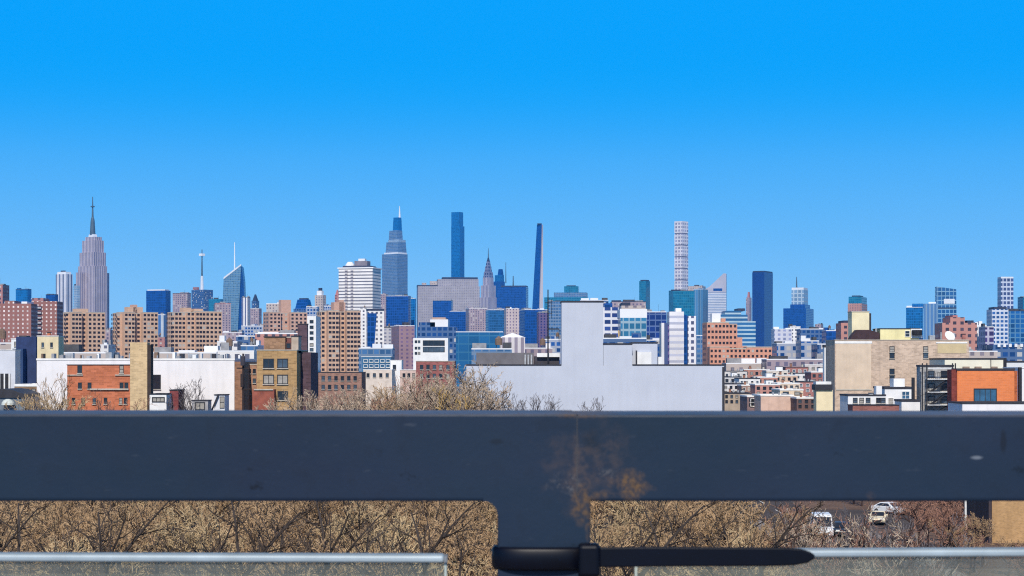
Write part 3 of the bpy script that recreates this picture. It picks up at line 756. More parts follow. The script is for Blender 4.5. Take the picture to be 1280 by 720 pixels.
MB().box(b.lx(144), b.lx(163), -.22, -.004, b.lz(469.4), b.lz(468.2)).build('ledge', fr_stone, b.root)
wingrid(b, (100, 112, 152, 158), (482,), 4.5, 8); wingrid(b, (92, 104, 118, 132, 151, 157), (501,), 4, 8)
tanb = brick('ochre_brick', (.60,.44,.255), amt=.2, course=.24, blot=.3, streak=.25)
b = bld('narrow tan brick tower between the red house and the white wall', 162.5, 184, 428, 262, 2.0, tanb, roof_dark, None, cat='tower', name='brick_tower', par=.3)
MB().box(b.x1+.002, b.x1+.5, .1, 1.9, 0, b.h-.3).build('shaded_side_strip', surf('shaded_flank_brick', (.055,.04,.035), .9, .3, 1), b.root)  # shaded side of the tower, painted as a near-black strip
# small sheds in front of the white wall
b = bld('small white hut under the doorway of the white wall', 187, 208, 492, 262, 6, white_pl, roof_grey, cop_dark, cat='hut', name='hut', par=.2)
win(b, 190, 497, 206, 502, fr_dark, pane_m, 2, False)
b = bld('small dark red shed beside the white hut', 212, 223, 487, 266, 5, brick('maroon_brick', (.22,.06,.06)), roof_dark, cop_dark, cat='shed', name='shed', par=.2)
b = bld('low grey garage at the foot of the white wall', 240, 260, 500, 264, 3, surf('grey_block', (.35,.34,.35), .9, .25, 1), roof_dark, cop_dark, cat='garage', name='garage', par=.2)
win(b, 244, 503, 256, 512, fr_dark, pane_m, 1, False)
b = bld('tiny glazed lean-to with slanted bars against the white wall', 268, 281, 493, 268, 4, surf('pale_render', (.7,.72,.78), .8, .1, 1), roof_grey, cop_dark, cat='shed', name='shed', par=.2)
win(b, 275, 495, 280.5, 511, fr_dark, pane_m, 0, False); MB().hexa([(b.lx(264),-.4,b.lz(513)),(b.lx(266),-.4,b.lz(513)),(b.lx(266),-.1,b.lz(513)),(b.lx(264),-.1,b.lz(513)),(b.lx(272),-.4,b.lz(494)),(b.lx(274),-.4,b.lz(494)),(b.lx(274),-.1,b.lz(494)),(b.lx(272),-.1,b.lz(494))]).build('brace', cop_dark, b.root)

# far-left cluster
b = bld('pale grey box building with a dark open ground floor at the left edge', -30, 19, 437, 330, 3.5, surf('cool_white_panel', (.60,.61,.66), .8, .1, .5), roof_white, cop_white, par=.3)
o = MB().box(b.x0+.3, b.lx(13), -.12, -.004, b.lz(512), b.lz(467)).build('open_bay', surf('dark_opening', (.03,.03,.035), .9, .3, 1), b.root)
for x in (0, 6, 12): MB().box(b.lx(x)-.12, b.lx(x)+.12, -.3, -.13, b.lz(512), b.lz(467)).build('column', fr_white, o)
b = bld('white plaster block peeping up behind the dark blue shaded wall', 14, 34, 423, 360, 12, white_pl, roof_white, cop_white, par=.3)
win(b, 18, 427, 22, 433); win(b, 26, 427, 30, 433)
b = bld('building with a windowless wall painted in deep blue shade beside the cream block', 20, 45, 421, 345, 3, surf('shaded_blue_wall', (.025,.045,.13), .7, .3, .6, streak=.2), roof_dark, None, par=.3)  # shade of this side is put into the deep blue colour
MB().box(b.lx(20), b.lx(33), -2.5, -.004, 0, b.lz(436)).build('lower_wall', surf('blue_shade_wall', (.025,.06,.16), .7, .3, .6), b.root)
b = bld('cream plaster building under the brown housing slabs', 46.5, 73, 419.5, 335, 4, surf('cream_plaster', (.72,.60,.38), .8, .15, .6, streak=.2), roof_white, cop_white, par=.4)
win(b, 52, 428, 55, 434); win(b, 63, 428, 66, 434); chimney(b, 60, 416, 4, redb)
b = bld('brown low shed with a pale roof edge at the left', 18, 84, 480, 296, 10, surf('rust_brown_wall', (.27,.17,.10), .85, .35, .6), roof_white, cop_white, cat='shed', name='shed', par=.2, cop_h=.4)
wingrid(b, (26, 34, 42, 68, 76), (489,), 5, 6); win(b, 72, 484, 83, 497, fr_white, pane_blue, 1)
b = bld('dark curved-roof shed at the left frame edge', -30, 31, 497, 280, 9, surf('slate_blue_panel', (.16,.2,.25), .6, .3, .6), roof_dark, None, cat='shed', name='shed', par=.1)
s = MB(); pts = [(b.lx(-30), b.h-.01), (b.lx(31), b.h-.01)] + [(b.lx(31) + (b.lx(-30)-b.lx(31)) * t / 10, b.h + .25 + 1.1 * math.sin(math.pi * min(1, .08 + t / 10 * .92))) for t in range(0, 11)]
s.profile(pts, -.3, 9.2).build('curved_roof', cop_dark, b.root)
MB().lathe([(1.0, 0), (.95, .35), (.7, .7), (.3, .9)], 12, b.lx(12), -.9).build('skylight_dome', surf('pale_dome', (.6,.64,.6), .3, .1, 2), b.root).location.z = b.lz(506)

# dark pole with cross-pieces by the end wall
p_ = thing('utility_pole', 'dark utility pole with drum and cross arms at the end of the white wall', 'utility pole', (wx(304, 258), 258, 0))
zf = lambda py: wz(py, 258)
wood = surf('dark_creosote_wood', (.04,.028,.028), .9, .3, 1)
MB().tube([(0,0,0), (0,0,zf(442))], [.2, .14], 8).build('pole', wood, p_)
MB().lathe([(.3,zf(457)), (.34,zf(456)), (.34,zf(446)), (.28,zf(445))], 12, 0, -.36).build('transformer', surf('transformer_grey', (.05,.045,.06), .6, .2, 2), p_)
MB().box(-.9, .9, -.2, -.08, zf(461), zf(459.5)).build('cross_arm', wood, p_)
MB().box(-.2, 1.1, -.2, -.08, zf(487), zf(485.5)).build('cross_arm', wood, p_)
MB().lathe([(.2,zf(484)), (.24,zf(483)), (.24,zf(468)), (.2,zf(467))], 12, -.1, -.34).build('cable_box', wood, p_)

# ---- ochre flats with four paired windows
och = brick('golden_brick', (.42,.265,.125), amt=.25, course=.26, blot=.3, streak=.2)
shade_side = brick('shaded_side_brick', (.105,.066,.082), amt=.3, course=.3, blot=.4, streak=.3)  # building sides in shade, their darkness put into the brick colour
b = bld('ochre brick apartment house with paired dark windows behind the trees', 321, 371, 437, 276, 15, och, roof_dark, cop_stone, par=.4)
for y0 in (448.5, 468.5):
    for x0 in (329, 346.5): win(b, x0, y0, x0+13.5, y0+11.5, fr_dark, pane_m, 1)
win(b, 329, 489, 342, 500, fr_dark, pane_m, 1); win(b, 347, 489, 360, 500, fr_dark, pane_m, 1)
MB().box(b.x1-.002+.004, b.lx(384), 5, 15.2, 0, b.lz(440)).build('shaded_side_wing', shade_side, b.root)  # dark side of the flats, its shade painted in
o = roofbox(b, 328.5, 355, 421.5, brick('umber_rooftop_brick', (.34,.20,.12)), 'penthouse', 1.5, 6, cop_dark)
roofbox(b, 355.5, 362, 422, brick('plum_brick', (.20,.08,.07)), 'bulkhead', 2.2, 4, cop_stone)
roofbox(b, 362.3, 371, 420.5, surf('beige_block', (.5,.4,.32), .9, .2, 1), 'bulkhead', 2.0, 4, cop_dark)
win(b, 356, 429, 361, 435, y=2.2, sill=False)
MB().box(b.lx(318), b.lx(345), -2.2, -.004, b.lz(512), b.lz(486.5)).build('porch', surf('red_awning', (.30,.09,.06), .8, .3, 1), b.root)
MB().box(b.lx(320), b.lx(344), -2.4, -2.204, b.lz(487.5), b.lz(486)).build('canopy_edge', fr_stone, b.root)
b = bld('small brick house with pale cornices between the pole and the ochre flats', 309, 321, 455, 300, 12, brick('dusty_brick', (.36,.20,.13)), roof_white, cop_stone, cat='house', name='house', par=.3)
wingrid(b, (312, 318), (464, 476, 490), 3.5, 6)
b = bld('windowless slab rising behind the ochre flats, shade painted into its dark brick', 372, 384, 404.5, 320, 1.5, shade_side, roof_dark, cop_dark, par=.3)
b = bld('narrow white side wall with a column of dark openings', 384, 395, 395, 420, 10, white_pl, roof_white, None, par=.3)
wingrid(b, (389.5,), (402, 409, 416, 423, 431, 437), 4.5, 3.6, sill=False)

# ---- white ribbon-window building and red brick before it
b = bld('white-framed building with two black ribbon windows behind the tan trees', 516.5, 560, 422.5, 520, 14, white_pl, roof_white, None, par=.2)
for y in (425.5, 433.5): win(b, 527, y, 557.5, y+6.6, fr_dark, pane_m, 3, False)
for y in (425.5, 433.5, 440): win(b, 518.5, y, 521.5, y+3.2, fr_dark, pane_m, 0, False); win(b, 522.5, y, 525.3, y+3.2, fr_dark, pane_m, 0, False)
b = bld('maroon brick row house peeping out among the tan trees', 520, 568, 451, 420, 12, brick('wine_brick', (.30,.11,.10)), roof_white, cop_stone, cat='house', name='house')
wingrid(b, (527, 535, 543, 551, 560), (459, 470), 4, 6)
b = bld('low white building with a blue glazed front under the white tower slab', 452, 489, 445.5, 520, 14, surf('blue_tile', (.05,.15,.28), .4, .3, .6), roof_white, cop_white, cat='building')
wingrid(b, (457, 464, 471, 478, 485), (451, 457.5), 5, 3.4, fm=fr_white, pm_=pane_blue)
b = bld('white cubic stair house beside the tan treetops', 488, 502, 450, 480, 8, white_pl, roof_white, cop_white, par=.2); win(b, 491, 456, 495, 462)
b = bld('cream flat-roofed low house in front of the blue glazed block', 454, 490, 461.5, 470, 10, surf('oatmeal_render', (.68,.58,.50), .85, .2, .7), roof_white, cop_white, cat='house', name='house', par=.3); wingrid(b, (460, 468, 476, 484), (469,), 3.6, 5)
b = bld('pale low house with pink gable wall behind the tan treetops', 500, 521, 462, 440, 10, surf('pink_render', (.62,.47,.42), .85, .2, .7), roof_white, cop_white, cat='house', name='house', par=.3); wingrid(b, (505, 511, 517), (469,), 3.4, 5)
b = bld('brown house with white parapet behind the left of the treetops', 398, 452, 465, 420, 12, brick('mocha_brick', (.30,.17,.13)), roof_white, cop_dark, cat='house', name='house', par=.4); wingrid(b, (404, 412, 420, 428, 436, 444), (473, 484), 4, 6)

# ---- rooftops between the stepped building and the tan block: each its own house
ROW = [  # x0, x1, top, Y, colour, roof, coping, windows per row, extras, label
 (905, 934, 463.5, 760, (.62,.58,.55), 1, 0, 4, 'v', 'far grey-white row house under the red brick slab'),
 (930, 962, 461.5, 800, (.45,.22,.17), 1, 1, 5, 'c', 'far salmon row house under the red brick slab'),
 (958, 985, 463, 770, (.68,.60,.52), 1, 1, 4, 'b', 'far cream row house left of the tan crossing roofs'),
 (982, 1010, 458.5, 820, (.36,.16,.14), 1, 0, 4, 'c', 'far wine coloured row house below the blue block jumble'),
 (1006, 1034, 455.5, 840, (.60,.55,.53), 1, 1, 4, 'v', 'far off-white row house near the tan block corner'),
 (905, 927, 470.5, 620, (.55,.53,.52), 1, 0, 3, 'vb', 'grey rendered house close to the stepped wall corner'),
 (924, 950, 472.5, 600, (.74,.72,.70), 1, 0, 4, 'c', 'bright white house with a chimney amid the rooftops'),
 (947, 972, 471, 610, (.50,.25,.20), 1, 1, 4, 'b', 'salmon brick house with bulkhead amid the rooftops'),
 (969, 997, 468.5, 630, (.66,.47,.36), 1, 1, 4, 'c', 'peach plaster house amid the rooftops'),
 (994, 1016, 466, 640, (.72,.70,.69), 1, 0, 3, 'v', 'white house with sloping-looking silver roof below the blue jumble'),
 (1014, 1036, 464.5, 600, (.35,.15,.13), 1, 1, 3, 'b', 'dark red house tucked at the corner of the tan block'),
 (904, 930, 479, 500, (.66,.63,.62), 1, 0, 4, 'v', 'white house with dark roof line beside the stepped wall'),
 (927, 946, 481, 490, (.34,.22,.18), 1, 1, 3, 'c', 'brown house with pale coping in the middle of the rooftops'),
 (944, 975, 480, 480, (.48,.24,.20), 1, 1, 4, 'vb', 'rose brick house in the middle of the rooftops'),
 (972, 1000, 478.5, 510, (.70,.56,.44), 1, 1, 4, 'c', 'sand plaster house in the middle of the rooftops'),
 (997, 1022, 476.5, 520, (.40,.18,.16), 1, 0, 3, 'v', 'oxblood house behind the small cream house'),
 (905, 937, 490.5, 400, (.42,.33,.25), 1, 0, 5, 'cv', 'brown speckled house at the foot of the stepped wall'),
 (934, 953, 494.5, 380, (.22,.15,.15), 0, 1, 2, 'w', 'dark house with one white window bay among the rooftops'),
 (951, 992, 493.5, 370, (.66,.46,.37), 1, 1, 0, 'v', 'blank peach wall low among the rooftops'),
 (975, 1004, 486.5, 430, (.74,.58,.42), 1, 1, 2, 'c', 'small buff house above the blank peach wall'),
 (996, 1020, 496.5, 362, (.17,.10,.09), 1, 1, 3, 'c', 'dark brown house with pale roof beside the cream house'),
]
chim = brick('chimney_brick', (.30,.15,.10))
for i, (x0, x1, yt, Y, col, rf, cp, nw, ex, lab) in enumerate(ROW):
    b = bld(lab, x0, x1, yt, Y, 11 + i % 4, brick('row_brick_%d' % i, col, amt=.16, course=.3, blot=.25) if i % 2 else surf('row_wall_%d' % i, col, .85, .18, .7, streak=.25),
            (roof_dark, roof_white)[rf], (cop_dark, cop_white)[cp], cat='house', name='row_house', group='houses of the packed rooftops', par=.5, cop_h=.3)
    if nw:
        dx = (x1 - x0) / nw
        wingrid(b, [x0 + dx * (j + .5) for j in range(nw)], [yt + 5.2 + 6.3 * j for j in range(2)], dx * .5, 3.8, fm=fr_white if i % 3 == 0 else fr_dark, sill=False)
    if 'c' in ex: chimney(b, x0 + (x1-x0)*.25, yt - 4, 2.6, chim); chimney(b, x0 + (x1-x0)*.8, yt - 3, 2.2, cop_stone, 3)
    if 'b' in ex: roofbox(b, x0 + (x1-x0)*.5, x0 + (x1-x0)*.8, yt - 4.5, white_pl, 'bulkhead', 3, 3, cop_dark)
    if 'v' in ex: vent(b, x0 + (x1-x0)*.4, yt - 3.2, .16); vent(b, x0 + (x1-x0)*.62, yt - 2.6, .2, 3); acunit(b, x0 + (x1-x0)*.7, x0 + (x1-x0)*.85, yt - 1.6, 2)
    if 'w' in ex: win(b, 938, 498, 949, 508, fr_white, pane_m, 1, True)
b = bld('small cream house with a dark roof band beside the tan block', 1020.5, 1041, 487.5, 318, 3, surf('butter_plaster', (.80,.68,.44), .8, .1, .6), roof_dark, None, cat='house', name='house', par=.2)
MB().box(b.x0-.3, b.x1-.1, -.35, 3.2, b.h+.004, b.lz(480.5)).build('roof_band', cop_dark, b.root)
MB().box(b.x0-.1, b.x1-.3, -.2, 2.8, b.lz(480.5)+.003, b.lz(477)).build('roof_top', cop_white, b.root)
b = bld('white stair tower with a dark slot against the tan block corner', 1030.5, 1041.5, 431, 372, 2, white_pl, roof_white, cop_dark, par=.2, cop_h=.5)
MB().box(b.lx(1037.5), b.x1+.02, -.06, -.003, 0, b.h-.7).build('slot', fr_dark, b.root)

# ---- big tan brick block on the right
tan = brick('tan_brick', (.56,.425,.325), amt=.22, course=.26, blot=.38, streak=.22)
b = bld('big tan brick block with a smooth plaster patch and few windows', 1043.5, 1211, 424.5, 345, 10, tan, roof_grey, cop_stone, par=.35, cop_h=.12)
MB().box(b.lx(1045), b.lx(1089), -.05, -.003, b.lz(487), b.lz(429.5)).build('plaster_patch', surf('tan_plaster', (.66,.52,.39), .85, .12, .5, streak=.12), b.root)
MB().box(b.lx(1045), b.lx(1089.5), -.09, -.053, b.lz(488), b.lz(486.3)).build('patch_edge', cop_stone, b.root)
MB().box(b.lx(1043.5), b.lx(1090), -.10, -.002, b.lz(429.4), b.lz(426.5)).build('pale_band', cop_white, b.root)
MB().box(b.lx(1172), b.lx(1208), -.05, -.003, b.lz(441.5), b.lz(429.4)).build('plaster_patch', surf('sand_plaster', (.58,.46,.27), .85, .12, .5), b.root)
MB().box(b.lx(1170), b.lx(1209), -.10, -.054, b.lz(429.2), b.lz(427.4)).build('pale_band', cop_white, b.root)
for (x, y) in ((1115, 436.5), (1115, 444.5), (1157, 436.5), (1157, 444), (1115, 464.5), (1115, 472.5)): win(b, x-3.0, y-3.6, x+3.0, y+3.6, fr_dark, pane_m)
yel = surf('yellow_render', (.80,.71,.38), .8, .12, .6, streak=.15)
roofbox(b, 1103, 1152, 411, yel, 'penthouse', 2, 7, cop_dark)
o = MB().lathe([(.9, 0), (1.0, .1), (1.0, .9), (.9, 1.0)], 14, b.lx(1148), 1.2).build('roof_fan', black_m, b.root); o.location.z = b.lz(419)
MB().box(b.lx(1141), b.lx(1155), 1.55, 1.96, b.lz(422.5), b.lz(410.8)).build('fan_housing', white_pl, b.root)
win(b, 1134, 413, 1140, 421, fr_white, pane_m, 0, False, 2.0)
roofbox(b, 1071, 1093, 389, surf('straw_render', (.80,.70,.46), .8, .12, .6, streak=.15), 'lift_house', 5, 4, cop_stone)
MB().box(b.lx(1092.5)+.02, b.lx(1096), 5.4, 8.8, b.rz-.05, b.lz(390.5)).build('lift_house_side', cop_dark, b.root)
MB().profile([(b.lx(1064), b.rz-.05), (b.lx(1102), b.rz-.05), (b.lx(1102), b.lz(416)), (b.lx(1090), b.lz(412)), (b.lx(1074), b.lz(412)), (b.lx(1068), b.lz(419))], 2, 4.9).build('dark_roof_shed', surf('plum_shingle', (.06,.035,.04), .9, .3, 1), b.root)
vent(b, 1099, 410, .2, 3); acunit(b, 1165, 1172, 419, 2); vent(b, 1181, 415, .16, 3)
acunit(b, 1192, 1199, 416, 3); chimney(b, 1206, 418, 4, brick('end_chimney_brick', (.34,.14,.12)))
d = MB().lathe([(.05,0),(.75,.18),(1.05,.5)], 14, 0, 0).build('satellite_dish', white_pl, b.root); d.location = (b.lx(1188), 1.4, b.rz+.9); d.rotation_euler = (R(60), 0, R(20))
MB().tube([(b.lx(1188), 1.5, b.rz-.05), (b.lx(1188), 1.5, b.rz+1.0)], .06, 6).build('dish_post', steel_m, b.root)

# houses at the foot of the tan block
b = bld('white dormered house with blue windows before the tan block', 1106, 1142, 483.5, 292, 9, white_pl, roof_white, cop_dark, cat='house', name='house', par=.2, cop_h=.35)
win(b, 1127, 489, 1137, 499, fr_white, pane_blue, 1); win(b, 1110, 497, 1117, 508, fr_white, pane_m, 0)
roofbox(b, 1122, 1136, 473.5, white_pl, 'dormer', 3, 3, None)
b = bld('low white row with small grey windows in front of the tan block', 1060, 1107, 493, 286, 7, white_pl, roof_white, cop_dark, cat='house', name='house', par=.2, cop_h=.25)
wingrid(b, (1069, 1077, 1085, 1098, 1104), (500.5,), 5.5, 6.5, fm=fr_dark); roofbox(b, 1097, 1104, 482.5, white_pl, 'chimney', 1, 1.5); chimney(b, 1090, 492, 5, cop_white)
b = bld('maroon brick wall with pale cap under the low white row', 1066, 1124, 506, 268, 4, brick('maroon_wall_brick', (.28,.12,.10)), roof_dark, cop_dark, cat='wall', name='brick_wall', par=.2, cop_h=.1)
b = bld('white annexe beside the fire escape', 1127, 1150, 499.5, 272, 5, white_pl, roof_white, cop_dark, cat='annexe', name='annexe', par=.2, cop_h=.3)
MB().box(b.lx(1142), b.lx(1145), .8, 1.5, b.h-.3, b.lz(472)).build('flue', black_m, b.root)

# fire-escape building
b = bld('grey brick building covered by a black iron fire escape', 1150, 1192, 456, 296, 2.5, brick('grey_brick', (.36,.35,.34), amt=.4), roof_dark, cop_dark, par=.2, cop_h=.3)
wingrid(b, (1164, 1180), (468, 484, 500), 8, 9, fm=fr_dark)
fe = thing('fire_escape', 'black iron fire escape with pale landings on the grey brick building', 'fire escape', (b.X, b.Y - .95, 0))
L = b.lx; Z = b.lz
for x in (1150, 1155.5, 1187.5, 1191): MB().box(L(x)-.09, L(x)+.09, -.85, -.7, 3, Z(454)).build('post', black_m, fe)
for y in (474, 490, 506):
    o = MB().box(L(1156), L(1187), -.8, .9, Z(y)-.05, Z(y)+.05).build('landing', surf('pale_grating', (.78,.78,.78), .6, .3, 2), fe)
    s = MB()
    for j in range(13): x = L(1156) + (L(1187)-L(1156)) * j / 12; s.box(x-.02, x+.02, -.79, -.75, Z(y)+.052, Z(y)+1.0)
    s.box(L(1156), L(1187), -.80, -.74, Z(y)+1.001, Z(y)+1.06); s.build('guard_rail', black_m, fe)
    MB().hexa([(L(1160),-.4,Z(y)-2.0),(L(1160)+.35,-.4,Z(y)-2.0),(L(1160)+.35,.3,Z(y)-2.0),(L(1160),.3,Z(y)-2.0),(L(1182),-.4,Z(y)-.06),(L(1182)+.35,-.4,Z(y)-.06),(L(1182)+.35,.3,Z(y)-.06),(L(1182),.3,Z(y)-.06)]).build('stair_flight', black_m, fe)
MB().box(L(1157), L(1187), -.83, -.76, Z(461.2), Z(459.5)).build('top_bar', surf('pale_bar', (.6,.6,.6), .5, .2, 2), fe)

# orange house, its terrace and the roof behind it
orange = brick('orange_brick', (.72,.215,.075), mortar=(.68,.25,.12), amt=.10, course=.24, blot=.12, streak=.1)
b = bld('bright orange house wall with a dark window', 1196.5, 1268, 460.5, 255, 3, orange, roof_dark, cop_dark, cat='house', name='house', par=.25, cop_h=.3)
win(b, 1216, 485.5, 1247, 502.5, fr_dark, pane_blue, 3)
MB().box(b.x1+.002, b.lx(1272.5), .3, 2.8, 0, b.h-.35).build('shaded_right_side', brick('shaded_orange_brick', (.42,.12,.05)), b.root)  # right side of the house, shade painted as darker orange
MB().box(b.lx(1190), b.x0-.002, .25, 2.8, 0, b.lz(462)).build('side_wall', brick('deep_shade_brick', (.20,.05,.04)), b.root)  # left side of the house, its shade painted as dark red
MB().box(b.lx(1273), b.lx(1276.5), -.3, .25, 0, b.lz(459)).build('downpipe', black_m, b.root)
b = bld('white terrace wall with black coping below the orange house', 1203, 1330, 503, 242, 8, whitew, roof_white, cop_dark, cat='wall', name='terrace_wall', par=.5, cop_h=.2)
b = bld('white building at the right edge beyond the orange house', 1277.5, 1330, 459, 262, 10, whitew, roof_white, cop_white, par=.3)
b = bld('flat cream rooftop structure with black outline behind the orange house', 1181, 1254, 447.5, 325, 12, surf('cream_cladding', (.76,.72,.58), .7, .1, .5), roof_white, cop_dark, par=.2, cop_h=.28)
MB().box(b.lx(1238), b.lx(1239), -.05, -.003, b.lz(470), b.lz(449.5)).build('joint', cop_dark, b.root)
for x in (1207, 1222, 1242): MB().box(b.lx(x-4), b.lx(x+4), -.6, -.1, b.lz(470), b.lz(458.2)).build('roof_clutter', surf('clutter_brown', (.28,.2,.15), .9, .3, 1), b.root)
b = bld('low pale roof slab with dark edge at the right behind the orange house', 1254.5, 1330, 451, 330, 9, surf('pale_slab', (.66,.68,.70), .7, .1, .5), roof_white, cop_dark, par=.2, cop_h=.3)
MB().box(b.lx(1252), b.lx(1257), -.7, -.1, b.lz(470), b.lz(447.5)).build('flue', black_m, b.root)

# tan brick house low at the right under the rail
b = B(); Y = 184
b = bld('tan brick house corner under the rail at the right', 1240, 1420, 545, Y, 12, brick('honey_brick', (.44,.27,.13), amt=.25, blot=.45, course=.1), roof_dark, cop_stone, cat='house', name='house', par=.4)
wingrid(b, (1310, 1350), (570, 610), 14, 22, fm=fr_white)
MB().box(b.x0-.3, b.x0-.002, .1, 11.8, 0, b.h-.4).build('side_strip', surf('dark_side_wall', (.06,.045,.05), .9, .3, 1), b.root)  # dark strip down the left side of the house
# ------------------------------------------------------------------ towers and the far skyline
class Tw: pass
tankm = surf('tank_wood', (.20,.13,.09), .9, .3, .8)
def tower(label, x0, x1, ytop, Y, mat, rot=-38, split=.6, cat='tower', name='tower', group=None, depth=None, body='tower_body', plant=True, ybase=None, roofm=None):
    t = Tw(); t.Y = Y; t.k = Y / F; t.rot = R(rot); t.split = split; t.cx = (x0 + x1) / 2
    t.root = thing(name, label, cat, (wx(t.cx, Y), Y, 0), t.rot, group)
    t.top = 0.0; t.mat = mat; t.depth = depth
    w, d = tier(t, x0, x1, ytop, mat, body)
    if plant and ytop is not None:
        rg = random.Random(int(x0 * 31 + ytop * 7)); hh = max(2.2, 1.5 * t.k)
        for f0, f1 in ((-.46, -.18), (-.12, .16), (.24, .44)):
            if rg.random() < .25: continue
            a_, c_ = w * (f0 + rg.uniform(-.04, .04)), w * (f1 + rg.uniform(-.04, .05)); h_ = hh * rg.uniform(.4, 1.5); y_ = d * rg.uniform(-.4, 0)
            m_ = roofm if (roofm and rg.random() < .3) else rg.choice((roof_grey, roof_dark, roof_grey, mat))
            MB().box(a_, c_, y_, y_ + d * .3, t.top + .004, t.top + h_).build('roof_plant', m_, t.root)
        if Y < 3600:
            s = MB(); wall_ring(s, -w/2 - .05, w/2 + .05, -d/2 - .05, d/2 + .05, t.top + .003, t.top + .28 * t.k + .4, max(.4, w * .03)); s.build('parapet', roofm or rg.choice((roof_grey, roof_white, roof_dark)), t.root)
        if rg.random() < .5: MB().tube([(w*.2, 0, t.top), (w*.2, 0, t.top + hh * 2.6)], .10 * t.k, 6).build('aerial', roof_dark, t.root)
        if Y < 1900 and rg.random() < .2:
            tx, r_ = w * rg.uniform(-.3, .3), min(1.6, w * .09)
            o = MB().lathe([(r_, t.top + 2.0), (r_, t.top + 2.0 + 1.7 * r_), (r_ * .1, t.top + 2.6 + 2.1 * r_)], 12, tx, -d * .2).build('water_tank', tankm, t.root)
            for sx in (-.6, .6): MB().box(tx + sx * r_ - .12, tx + sx * r_ + .12, -d*.2 - .12, -d*.2 + .12, t.top, t.top + 2.05).build('tank_leg', roof_dark, o)
    return t
def dims(t, W):
    if abs(t.rot) < .02: return W, (t.depth or W)
    e = max(.12, abs(t.rot + math.atan((t.cx - CX) / F)))        # angle at which this camera meets the facade
    return t.split * W / math.cos(e), min((1 - t.split) * W / math.sin(e), 2.2 * W)
def tier(t, x0, x1, ytop, mat, name, z0=None, top_scale=1.0, frac=1.0):
    """a storey block centred on its pixels, on top of the last one"""
    W = (x1 - x0) * t.k; w, d = dims(t, W)
    dx = ((x0 + x1) / 2 - t.cx) * t.k; ox, oy = dx * math.cos(t.rot), -dx * math.sin(t.rot)
    z1 = wz(ytop, t.Y); zb = t.top + .003 if z0 is None else z0
    MB().frustum(ox, oy, zb, z1, w, d, w * top_scale, d * top_scale).build(name, mat, t.root)
    t.top = z1; return w, d
def off(t, px):
    dx = (px - t.cx) * t.k; return dx * math.cos(t.rot), -dx * math.sin(t.rot)
def spire(t, px, ytop, r0, r1, mat, name='spire', z0=None):
    ox, oy = off(t, px); zb = t.top - .5 if z0 is None else z0
    MB().tube([(ox, oy, zb), (ox, oy, wz(ytop, t.Y))], [r0, r1], 8).build(name, mat, t.root)

# materials of the distance
def glassy(name, c, line=None, bay=3.2, floor=3.9, wf=.86, hf=.78, var=.35, rough=.2, spec=.5):
    return facade(name, line or mul(c, 1.7), c, bay, floor, wf, hf, rough, var, .0, spec, .5)
NAVY = glassy('navy_glass', (.003,.045,.20)); COB = glassy('cobalt_glass', (.003,.095,.28)); TEAL = glassy('teal_glass', (.005,.13,.25), (.03,.2,.32))
STEELB = glassy('steel_blue_glass', (.05,.13,.28), (.16,.24,.36), wf=.8, hf=.6); PALEB = glassy('pale_blue_glass', (.14,.25,.40), (.36,.44,.52), wf=.7, hf=.6)
JUMB = facade('blue_window_block', (.38,.42,.52), (.015,.07,.24), 3.3, 3.6, .66, .62, .2, .6, blinds=((.46,.44,.43), .14)); JUMB2 = facade('navy_window_block', (.08,.15,.30), (.008,.045,.17), 3.5, 3.6, .7, .6, .2, .6, blinds=((.46,.44,.43), .14))
DECO = facade('grey_limestone', (.50,.43,.46), (.17,.15,.22), 5.6, 400, .42, 1.0, .4, .15, .12)
WHITEB = facade('white_band_slab', (.80,.77,.75), (.13,.13,.17), 400, 3.3, 1.0, .36, .3, .1, .1)
WHITEG = facade('white_grid_slab', (.80,.77,.75), (.10,.10,.14), 3.4, 3.3, .5, .5, .3, .4, .1, blinds=((.46,.44,.43), .14))
WHITES = facade('white_striped_tower', (.78,.76,.76), (.06,.08,.18), 4.2, 300, .42, 1.0, .3, .2, .1)
PINKB = facade('pink_brick_tower', (.42,.20,.19), (.10,.06,.09), 4.2, 3.2, .42, .5, .3, .5, .2, blinds=((.46,.44,.43), .14))
MAUVE = facade('mauve_stone_tower', (.37,.29,.32), (.14,.12,.18), 4.0, 3.4, .45, .6, .3, .4, .2, blinds=((.46,.44,.43), .14))
ROSE = facade('rose_brick_block', (.50,.24,.20), (.07,.05,.07), 3.6, 3.1, .46, .5, .3, .5, .2, blinds=((.46,.44,.43), .14))
BEIGE = facade('beige_stone_tower', (.52,.44,.40), (.2,.17,.2), 4.2, 3.6, .42, .55, .3, .4, .2, blinds=((.46,.44,.43), .14))
PANAM = facade('grey_precast_slab', (.36,.335,.36), (.22,.20,.25), 4.4, 3.9, .55, .5, .4, .25, .1)
GRIDW = facade('white_frame_tower', (.70,.66,.68), (.30,.28,.36), 10, 10, .58, .6, .3, .3, .0)
LTG = facade('pale_grey_stripes', (.62,.62,.68), (.10,.13,.22), 9, 300, .36, 1.0, .3, .2, .0)
dkcap = surf('dark_crown', (.03,.04,.08), .6, .2, .05); plc = surf('pale_metal', (.68,.70,.74), .5, .1, .05); tealm = surf('oxidised_steel', (.07,.11,.14), .6, .2, .05)
whiteM = surf('antenna_white', (.8,.82,.84), .5, .05, .05); roseM = surf('weathered_red', (.45,.18,.17), .8, .2, .05); whiteR = surf('white_roofing', (.78,.78,.8), .8, .1, .05)

